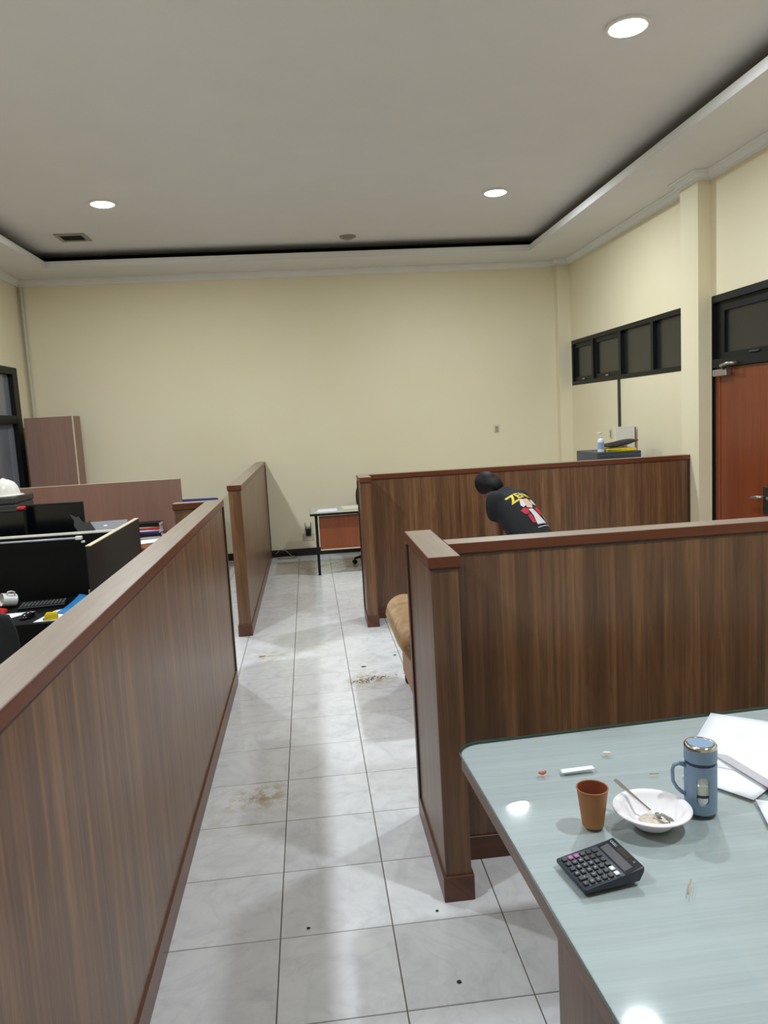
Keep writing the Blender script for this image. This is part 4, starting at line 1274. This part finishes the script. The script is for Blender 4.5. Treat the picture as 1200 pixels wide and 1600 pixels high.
def office_chair(label, loc, rot, group='black office chairs'):
    t = thing('office_chair', label, 'chair', loc, rot, group)
    bbox('seat', -0.23, 0.23, -0.22, 0.23, 0.43, 0.50, 'fabric_black', t, 0.03, 3)
    bm = bmesh.new()
    n = 10; g = {}
    for s_ in (0, 1):
        for i in range(n + 1):
            for j in range(n + 1):
                u, v = i / n * 2 - 1, j / n
                wd = 0.215 * (1 - 0.25 * max(0, v - 0.6) ** 2 * 4) * (1 - 0.1 * (1 - v))
                x = u * wd
                y = -0.24 + 0.03 * u * u - 0.06 * v + (0.03 if s_ else -0.02) * (1 - 0.5 * abs(u) ** 3)
                z = 0.55 + 0.42 * v - 0.03 * v * u * u
                g[s_, i, j] = bm.verts.new((x, y, z))
    for i in range(n):
        for j in range(n):
            bm.faces.new((g[1, i, j], g[1, i + 1, j], g[1, i + 1, j + 1], g[1, i, j + 1]))
            bm.faces.new((g[0, i, j], g[0, i, j + 1], g[0, i + 1, j + 1], g[0, i + 1, j]))
    for k in range(n):
        for a_, b_ in (((k, 0), (k + 1, 0)), ((k + 1, n), (k, n)), ((n, k), (n, k + 1)), ((0, k + 1), (0, k))):
            bm.faces.new((g[0, a_[0], a_[1]], g[0, b_[0], b_[1]], g[1, b_[0], b_[1]], g[1, a_[0], a_[1]]))
    obj('backrest', bm, 'fabric_black', t, 'all')
    bm = bmesh.new(); tube(bm, [(0, -0.10, 0.425), (0, -0.26, 0.425), (0, -0.29, 0.47), (0, -0.285, 0.66)], 0.018, 8); obj('back_bracket', bm, 'black', t, 'all')
    bm = bmesh.new(); lathe(bm, [(0.03, 0.10), (0.03, 0.30), (0.018, 0.305), (0.018, 0.428)], 16); obj('gas_column', bm, 'black', t, True)
    bm = bmesh.new(); lathe(bm, [(0.045, 0.075), (0.045, 0.115)], 16); obj('hub', bm, 'black', t, True)
    for k in range(5):
        a = 2 * PI * k / 5 + 0.3
        c_, s_ = math.cos(a), math.sin(a)
        bm = bmesh.new(); tube(bm, [(0.03 * c_, 0.03 * s_, 0.10), (0.17 * c_, 0.17 * s_, 0.09), (0.29 * c_, 0.29 * s_, 0.068)], [0.022, 0.018, 0.014], 8)
        lg = obj('base_arm', bm, 'black', t, 'all')
        for q in (-1, 1):
            bm = bmesh.new()
            tube(bm, [(0.285 * c_ - s_ * q * 0.008, 0.285 * s_ + c_ * q * 0.008, 0.027), (0.285 * c_ - s_ * q * 0.024, 0.285 * s_ + c_ * q * 0.024, 0.027)], 0.027, 14)
            obj('castor', bm, 'rubber', lg, True)
    return t
office_chair('black office chair at the far desk, mostly behind the partition end', (0.765, 9.47, 0), R(178))
# wifi router plugged on the wall
t = thing('wifi_router', 'small black router with two antennas on a wall socket by the far desk', 'router', (-0.07, YB, 0.31))
bbox('socket_plate', -0.075, 0.075, -0.008, 0, -0.105, -0.01, 'cream_plastic', t, 0.003)
bm = bmesh.new(); wedge(bm, -0.036, 0.036, [(-0.06, -0.02), (-0.06, 0.055), (-0.0085, 0.055), (-0.0085, -0.05)], 0.004); obj('router_body', bm, 'black', t)
bbox('top_panel', -0.033, 0.033, -0.045, -0.009, 0.0555, 0.085, 'grey', t, 0.004)
for s_ in (-1, 1):
    bm = bmesh.new(); tube(bm, [(s_ * 0.036, -0.03, 0.04), (s_ * 0.037, -0.03, 0.14)], 0.0045, 8); obj('antenna', bm, 'black', t, 'all')
# cable coil
bm = bmesh.new(); pts = []
for k in range(80):
    a = 2 * PI * k / 26
    pts.append((0.12 * math.cos(a) * (1 + 0.15 * math.sin(k * 0.7)) , 0.05 * math.sin(a) * (1 + 0.2 * math.cos(k * 0.5)), 0.006 + 0.006 * (k // 26)))
pts += [(0.05, 0.08, 0.02), (-0.02, 0.11, 0.09), (-0.1, 0.10, 0.11), (-0.16, 0.09, 0.06)]
tube(bm, pts, 0.004, 6)
tag(obj('cable_coil', bm, 'cable_white', None, 'all', (-0.365, 10.10, 0)), 'loose coil of thin pale cable on the floor by the far wall', 'cable')

# ------------------------------------------------------------------ left work area
ZD = 1.17
sx = -1.28
ws = thing('desk_divider', 'black desk divider with ivory top edge beside the long partition', 'divider', (-2.1, 5.10, 0))
bbox('back_panel', -3.0 + 2.1, sx - 0.021 + 2.1, -0.014, 0.014, 0.0, ZD - 0.012, 'dark_lam', ws)
bbox('top_edge', -3.0 + 2.1, sx - 0.021 + 2.1, -0.016, 0.016, ZD - 0.012, ZD, 'edge_white', ws)
bbox('side_panel', sx - 0.02 + 2.1, sx + 0.008 + 2.1, 4.44 - 5.1, 5.70 - 5.1, 0.0, ZD - 0.005, 'dark_brown', ws)
bbox('side_edge', sx - 0.021 + 2.1, sx + 0.009 + 2.1, 4.44 - 5.1, 5.70 - 5.1, ZD - 0.005, ZD, 'edge_beige', ws)
def ldesk(label, x0, x1, y0, y1, mat, top=0.745):
    cx, cy = (x0 + x1) / 2, (y0 + y1) / 2
    t = thing('workstation_desk', label, 'desk', (cx, cy, 0))
    bbox('desktop', x0 - cx, x1 - cx, y0 - cy, y1 - cy, top - 0.028, top, mat, t, 0.003)
    for x in (x0 + 0.02, x1 - 0.02):
        bbox('leg_panel', x - cx - 0.012, x - cx + 0.012, y0 - cy + 0.06, y1 - cy - 0.02, 0, top - 0.0285, mat, t)
    bbox('back_board', x0 - cx + 0.034, x1 - cx - 0.034, y1 - cy - 0.035, y1 - cy - 0.02, 0.2, top - 0.029, mat, t)
    return t
ldesk('black cluttered desk in front of the ivory-edged divider', -2.95, sx - 0.025, 4.42, 5.085, 'dark_lam')
ldesk('black desk behind the ivory-edged divider, carrying two monitors', -2.95, sx - 0.025, 5.115, 5.76, 'dark_lam')
ldesk('orange-brown desk in front of the pink-brown screen, with books', -3.2, -1.36, 7.02, 7.87, 'orange_wood')
ZT = 0.745
# unlit led tube under the divider edge
t = thing('led_tube_lamp', 'thin unlit LED tube mounted on the black divider face', 'lamp', (-1.77, 5.0835, 1.135))
bm = bmesh.new(); tube(bm, [(-0.30, -0.014, 0.0), (0.25, -0.014, 0.0)], 0.007, 10); obj('tube', bm, 'led_tube', t, 'all')
for x in (-0.30, 0.25):
    bbox('end_cap', x - 0.022, x + 0.022, -0.026, 0.0, -0.012, 0.012, 'white_plastic', t, 0.004)
bbox('plug', 0.262, 0.285, -0.02, 0.0, -0.034, -0.02, 'white_plastic', t, 0.003)
# things on the near black desk
t = thing('mug', 'white mug lying on its side on the black desk', 'mug', (-1.90, 4.93, ZT + 0.041), R(0))
bm = bmesh.new(); lathe(bm, [(0.0, 0.0), (0.034, 0.0), (0.040, 0.006), (0.041, 0.09), (0.037, 0.09), (0.036, 0.008), (0.0, 0.006)], 28)
mb = obj('mug_body', bm, 'mug', t, True); mb.rotation_euler = (R(78), 0, R(-50)); mb.location = (0, 0.0, 0.0)
bm = bmesh.new(); tube(bm, [(0.038, 0, 0.07), (0.062, 0, 0.066), (0.066, 0, 0.045), (0.06, 0, 0.026), (0.038, 0, 0.022)], 0.005, 8)
hh = obj('handle', bm, 'mug', mb, 'all'); hh.rotation_euler = (0, 0, R(60))
bm = bmesh.new(); box(bm, -0.05, 0.05, -0.018, 0.018, 0, 0.03, 0.008, 2)
tag(obj('stapler', bm, 'red', None, True, (-1.935, 4.76, ZT), (0, 0, R(-35))), 'small red gadget at the left edge of the black desk', 'gadget')
sheet('paper_sheet', [(-1.99, 4.60), (-1.83, 4.585), (-1.72, 4.74), (-1.99, 4.72)], ZT + 0.0006, 'paper', 'white paper on the black desk left of the mouse', 'paper')
sheet('paper_sheet', [(-1.64, 4.45), (-1.45, 4.46), (-1.42, 4.85), (-1.60, 4.72)], ZT + 0.0006, 'paper', 'white paper under the yellow tape measure', 'paper')
sheet('paper_sheet', [(-1.545, 4.80), (-1.40, 4.74), (-1.34, 4.98), (-1.50, 5.00)], ZT + 0.0016, 'paper', 'crumpled white paper behind the blue card on the desk', 'paper', lambda u, v: 0.035 * abs(math.sin(u * 5 + v * 3)) * u)
sheet('blue_card', [(-1.57, 4.63), (-1.47, 4.58), (-1.40, 4.80), (-1.50, 4.90)], ZT + 0.004, 'blue', 'bright blue card beside the yellow tape measure', 'card', lambda u, v: 0.002 + 0.05 * v * v)
t = thing('tape_measure', 'yellow tape measure on the edge of the black desk', 'tape measure', (-1.545, 4.485, ZT + 0.001), R(10))
bm = bmesh.new()
prof = [(-0.036, 0.0), (0.036, 0.0), (0.036, 0.03), (0.022, 0.046), (-0.02, 0.048), (-0.036, 0.03)]
va = [bm.verts.new((x, -0.02, z)) for x, z in prof]; vb = [bm.verts.new((x, 0.02, z)) for x, z in prof]
bm.faces.new(va); bm.faces.new(vb[::-1])
for i in range(6): bm.faces.new((va[i], va[(i + 1) % 6], vb[(i + 1) % 6], vb[i]))
bmesh.ops.bevel(bm, geom=bm.edges[:], offset=0.006, segments=2, profile=0.5, affect='EDGES')
obj('case', bm, 'yellow', t, True)
bbox('grip', -0.018, 0.012, -0.012, 0.012, 0.0465, 0.05, 'black', t, 0.001)
bbox('tape_tip', -0.046, -0.0365, -0.010, 0.010, 0.002, 0.012, 'steel', t)
t = thing('computer_mouse', 'black computer mouse on the black desk', 'mouse', (-1.71, 4.57, ZT + 0.0005), R(-30))
bm = bmesh.new(); ellipsoid(bm, (0, 0, 0.0), ((0.032, 0, 0), (0, 0.052, 0), (0, 0, 0.036)), 18, 12)
for v in bm.verts: v.co.z = max(0, v.co.z)
obj('shell', bm, 'screen', t, 'all')
bbox('wheel', -0.004, 0.004, 0.018, 0.032, 0.026, 0.036, 'steel', t, 0.002)
t = thing('keyboard', 'black keyboard on the near black desk under the divider', 'keyboard', (-1.72, 4.88, ZT), R(8))
bbox('tray', -0.14, 0.14, -0.07, 0.07, 0, 0.016, 'black', t, 0.004)
bm = bmesh.new(); box(bm, -0.0085, 0.0085, -0.0085, 0.0085, 0, 0.007, 0.0015); k0 = obj('key', bm, 'greydark', t)
fst = True
for r_ in range(5):
    for c_ in range(12):
        o = k0 if fst else k0.copy()
        if not fst: COL.objects.link(o); o.parent = t
        fst = False
        o.location = (-0.121 + c_ * 0.022, -0.05 + r_ * 0.025, 0.016)
bm = bmesh.new(); box(bm, -0.025, 0.025, -0.015, 0.015, 0, 0.05, 0.004)
tag(obj('adapter_box', bm, 'grey', None, False, (-1.46, 5.045, ZT)), 'small grey adapter box at the foot of the black divider', 'adapter')
office_chair('black office chair at the lower left, pulled up to the black desk', (-1.70, 4.09, 0), 0.0)

# monitors behind the divider
def monitor(label, x0, x1, y, ztop, rz=0.0):
    cx = (x0 + x1) / 2; hw_ = (x1 - x0) / 2
    t = thing('monitor', label, 'monitor', (cx, y, ZT), rz, 'black monitors behind the divider')
    zt = ztop - ZT
    bbox('bezel', -hw_, hw_, -0.018, 0.018, zt - 0.32, zt, 'black', t, 0.004)
    bbox('screen', -hw_ + 0.012, hw_ - 0.012, -0.0195, -0.018, zt - 0.305, zt - 0.012, 'screen', t)
    bbox('stand_neck', -0.03, 0.03, 0.012, 0.035, 0.012, zt - 0.15, 'black', t)
    bbox('stand_foot', -0.11, 0.11, -0.07, 0.09, 0, 0.012, 'black', t, 0.004)
    return t
monitor('black monitor behind the divider, the taller one, nearer the aisle', -2.03, -1.632, 5.62, 1.326)
monitor('black monitor behind the divider at the left edge of the view', -2.47, -1.995, 5.52, 1.302)
t = thing('clip', 'small red clip gripping the top of the left monitor', 'clip', (-2.02, 5.52, 1.302))
bbox('clip_body', -0.028, 0.024, -0.024, 0.024, 0.0005, 0.022, 'red', t, 0.005)
# document holder
t = thing('document_holder', 'grey tilted document holder standing beside the taller monitor', 'holder', (-1.59, 5.46, ZT))
bm = bmesh.new(); lathe(bm, [(0.07, 0), (0.07, 0.008), (0.012, 0.014), (0.010, 0.38)], 20); obj('stem_base', bm, 'greydark', t, True)
bm = bmesh.new()
poly = [(-0.085, 0.150), (-0.055, 0.10), (-0.06, 0.07), (-0.02, 0.0), (0.06, 0.0), (0.085, 0.03), (0.05, 0.085), (0.052, 0.10), (0.035, 0.085), (0.0, 0.09), (-0.03, 0.13), (-0.045, 0.125)]
prism(bm, poly, -0.006, 0.006)
pl_ = obj('clamp_plate', bm, 'greydark', t); pl_.rotation_euler = (R(80), 0, 0); pl_.location = (-0.01, -0.016, 0.36)
# low cabinet with printer, laptop, helmet
t = thing('low_cabinet', 'dark low cabinet behind the monitors, carrying printer and laptop', 'cabinet', (-2.2, 6.55, 0))
bbox('carcass', -0.78, 0.63, -0.35, 0.35, 0, 0.975, 'dark_brown', t)
for k in range(3):
    d_ = bbox('cabinet_door', -0.77 + k * 0.466, -0.77 + k * 0.466 + 0.456, -0.37, -0.351, 0.06, 0.94, 'dark_brown', t, 0.002)
    bbox('handle', -0.36 + k * 0.466, -0.345 + k * 0.466, -0.39, -0.371, 0.45, 0.58, 'steel', d_, 0.002)
t = thing('printer', 'charcoal printer on the low cabinet under the white helmet', 'printer', (-2.60, 6.55, 0.975))
bbox('body', -0.23, 0.23, -0.22, 0.22, 0, 0.30, 'greydark', t, 0.012, 2)
bbox('scanner_lid', -0.235, 0.235, -0.225, 0.225, 0.301, 0.36, 'greydark', t, 0.012, 2)
bbox('output_tray', -0.17, 0.17, -0.235, -0.2205, 0.10, 0.16, 'black', t)
t = thing('hard_hat', 'white safety helmet on top of the printer at the left edge', 'helmet', (-2.50, 6.50, 1.336))
bm = bmesh.new(); lathe(bm, [(0.122, 0.0), (0.118, 0.03), (0.105, 0.075), (0.08, 0.11), (0.04, 0.132), (0.0, 0.138)], 32, close_bottom=False); obj('shell', bm, 'helmet', t, 'all')
bm = bmesh.new(); lathe(bm, [(0.118, 0.0), (0.148, 0.001), (0.148, 0.006), (0.12, 0.012)], 32, close_bottom=False, close_top=False); obj('brim', bm, 'helmet', t, True)
bm = bmesh.new(); tube(bm, [(0, -0.118, 0.03), (0, -0.10, 0.088), (0, -0.05, 0.13), (0, 0.0, 0.14), (0, 0.05, 0.13), (0, 0.10, 0.088), (0, 0.118, 0.03)], 0.008, 8); obj('ridge', bm, 'helmet', t, 'all')
t = thing('laptop', 'half-closed grey laptop on the low cabinet beside the grey holder', 'laptop', (-1.755, 6.62, 0.976), R(6))
bbox('base', -0.17, 0.17, -0.12, 0.12, 0, 0.011, 'grey', t, 0.003)
ll = bbox('screen_lid', -0.17, 0.17, 0.0, 0.235, 0.0, 0.008, 'grey', t, 0.003)
ll.location = (0, -0.118, 0.0125); ll.rotation_euler = (R(13), 0, 0)
bm = bmesh.new(); lathe(bm, [(0.016, 0.008), (0.016, 0.0086)], 20, (0.0, 0.115, 0)); obj('lid_emblem', bm, 'white_plastic', ll)

# books, papers on the orange desk
zb = ZT
bk_spec = [('white_plastic', 0.020, 0.0, 'white book at the bottom of the stack by the pink-brown screen'), ('black', 0.030, 4, 'black book second from the bottom of the stack by the screen'), ('navy', 0.024, -5, 'dark blue book in the middle of the stack by the screen'),
           ('paper', 0.014, 2, 'thin white book above the dark blue one in the stack'), ('red', 0.018, -3, 'red book near the top of the stack by the screen'), ('tan_card', 0.014, 6, 'thin tan book near the top of the stack'), ('black', 0.034, -2, 'black folder on top of the book stack by the screen')]
for k, (m_, th, a_, lb) in enumerate(bk_spec):
    t = thing('book', lb, 'book', (-1.62, 7.68, zb), R(a_ + 90), 'books stacked on the orange desk')
    cv = 'black' if m_ == 'black' else m_
    bbox('page_block', -0.086, 0.088, -0.115, 0.115, 0.0025, th - 0.0025, 'paper', t)
    bbox('cover', -0.092, 0.092, -0.12, 0.12, th - 0.0025, th, cv, t)
    bbox('cover', -0.092, 0.092, -0.12, 0.12, 0.0, 0.0025, cv, t)
    bbox('spine', -0.092, -0.0865, -0.12, 0.12, 0.0025, th - 0.0025, cv, t)
    zb += th
sheet('paper_sheet', [(-1.70, 7.22), (-1.46, 7.30), (-1.44, 7.55), (-1.68, 7.53)], ZT + 0.0006, 'paper', 'white paper on the orange desk in front of the book stack', 'paper', lambda u, v: 0.006 * u)
bm = bmesh.new(); box(bm, -0.05, 0.05, -0.03, 0.03, 0, 0.03, 0.006)
tag(obj('pencil_pouch', bm, 'tan_card', None, False, (-1.46, 7.66, ZT), (0, 0, R(25))), 'small tan pouch beside the book stack', 'pouch')
# pink-brown screen
t = thing('laminate_screen', 'long low pink-brown screen across the left work area', 'screen', (-2.40, 7.91, 0))
bbox('board', -1.09, 1.082, -0.012, 0.012, 0, 1.296, 'pink', t)
bbox('top_edge', -1.09, 1.082, -0.0125, 0.0125, 1.296, 1.301, 'edge_beige', t)
bbox('end_edge', 1.0825, 1.086, -0.0125, 0.0125, 0, 1.301, 'pink', t)
# tall cabinet
t = thing('tall_cupboard', 'tall pink-brown cupboard in the left back corner', 'cupboard', (-3.10, 9.80, 0))
bbox('carcass', -0.305, 0.27, -0.10, 0.20, 0, 2.03, 'pink', t)
bbox('cupboard_door', -0.300, 0.262, -0.118, -0.101, 0.03, 2.028, 'pink', t, 0.002)
bbox('edge_band', 0.2625, 0.275, -0.118, -0.100, 0.0, 2.03, 'edge_beige', t)
# blue chair
t = thing('visitor_chair', 'blue upholstered chair near the back wall, only its top edge showing', 'chair', (-1.42, 9.30, 0), R(-8))
bbox('seat', -0.24, 0.24, -0.22, 0.24, 0.40, 0.47, 'navy', t, 0.03, 3)
bbox('backrest', -0.24, 0.24, 0.245, 0.30, 0.53, 0.93, 'navy', t, 0.025, 3)
for sx_ in (-0.21, 0.21):
    bm = bmesh.new(); tube(bm, [(sx_, 0.27, 0.9), (sx_, 0.235, 0.42), (sx_, 0.29, 0.0)], 0.011, 8); obj('leg', bm, 'black', t, 'all')
    bm = bmesh.new(); tube(bm, [(sx_, -0.17, 0.42), (sx_, -0.22, 0.0)], 0.011, 8); obj('leg', bm, 'black', t, 'all')

# ------------------------------------------------------------------ bits on the floor
bm = bmesh.new(); rr = random.Random(11)
for k in range(90):
    a = rr.gauss(0, 0.075); b = rr.gauss(0, 0.022) + a * 0.25
    s_ = rr.uniform(0.0025, 0.0065)
    ellipsoid(bm, (a, b, s_ * 0.4), ((s_, 0, 0), (0, s_ * rr.uniform(0.5, 1), 0), (0, 0, s_ * 0.4)), 6, 4)
tag(obj('mud_crumbs', bm, 'mud', None, False, (0.32, 5.10, 0)), 'scatter of dry mud crumbs on the aisle tiles by the sofa', 'dirt', kind='stuff')
for x, y, sx_, sy_, lb in ((-0.114, 2.547, 0.010, 0.008, 'tiny black grit speck in the middle of the near aisle'), (0.364, 2.20, 0.014, 0.010, 'black grit speck on the tile left of the table leg'), (0.355, 2.559, 0.009, 0.007, 'tiny black grit speck at the partition end post'),
                           (0.296, 5.383, 0.028, 0.012, 'small dark flat scrap on the aisle beyond the mud crumbs'), (0.551, 5.589, 0.016, 0.012, 'dark grit speck beside the rolled sofa arm'), (-0.464, 5.841, 0.05, 0.012, 'thin brown dry scrap near the left partition gap')):
    sx_ *= 0.65; sy_ *= 0.65
    bm = bmesh.new(); ellipsoid(bm, (0, 0, 0.003), ((sx_, sx_ * 0.2, 0), (-sy_ * 0.1, sy_, 0), (0, 0, 0.003)), 9, 5)
    for v in bm.verts: v.co += Vector((noise.noise(v.co * 90 + Vector((x, y, 0)) * 9), noise.noise(v.co * 80 + Vector((y, x, 3)) * 9), 0)) * sx_ * 0.35
    tag(obj('dirt_speck', bm, 'mud' if 'brown' in lb else 'speck', None, False, (x, y, 0)), lb, 'dirt')
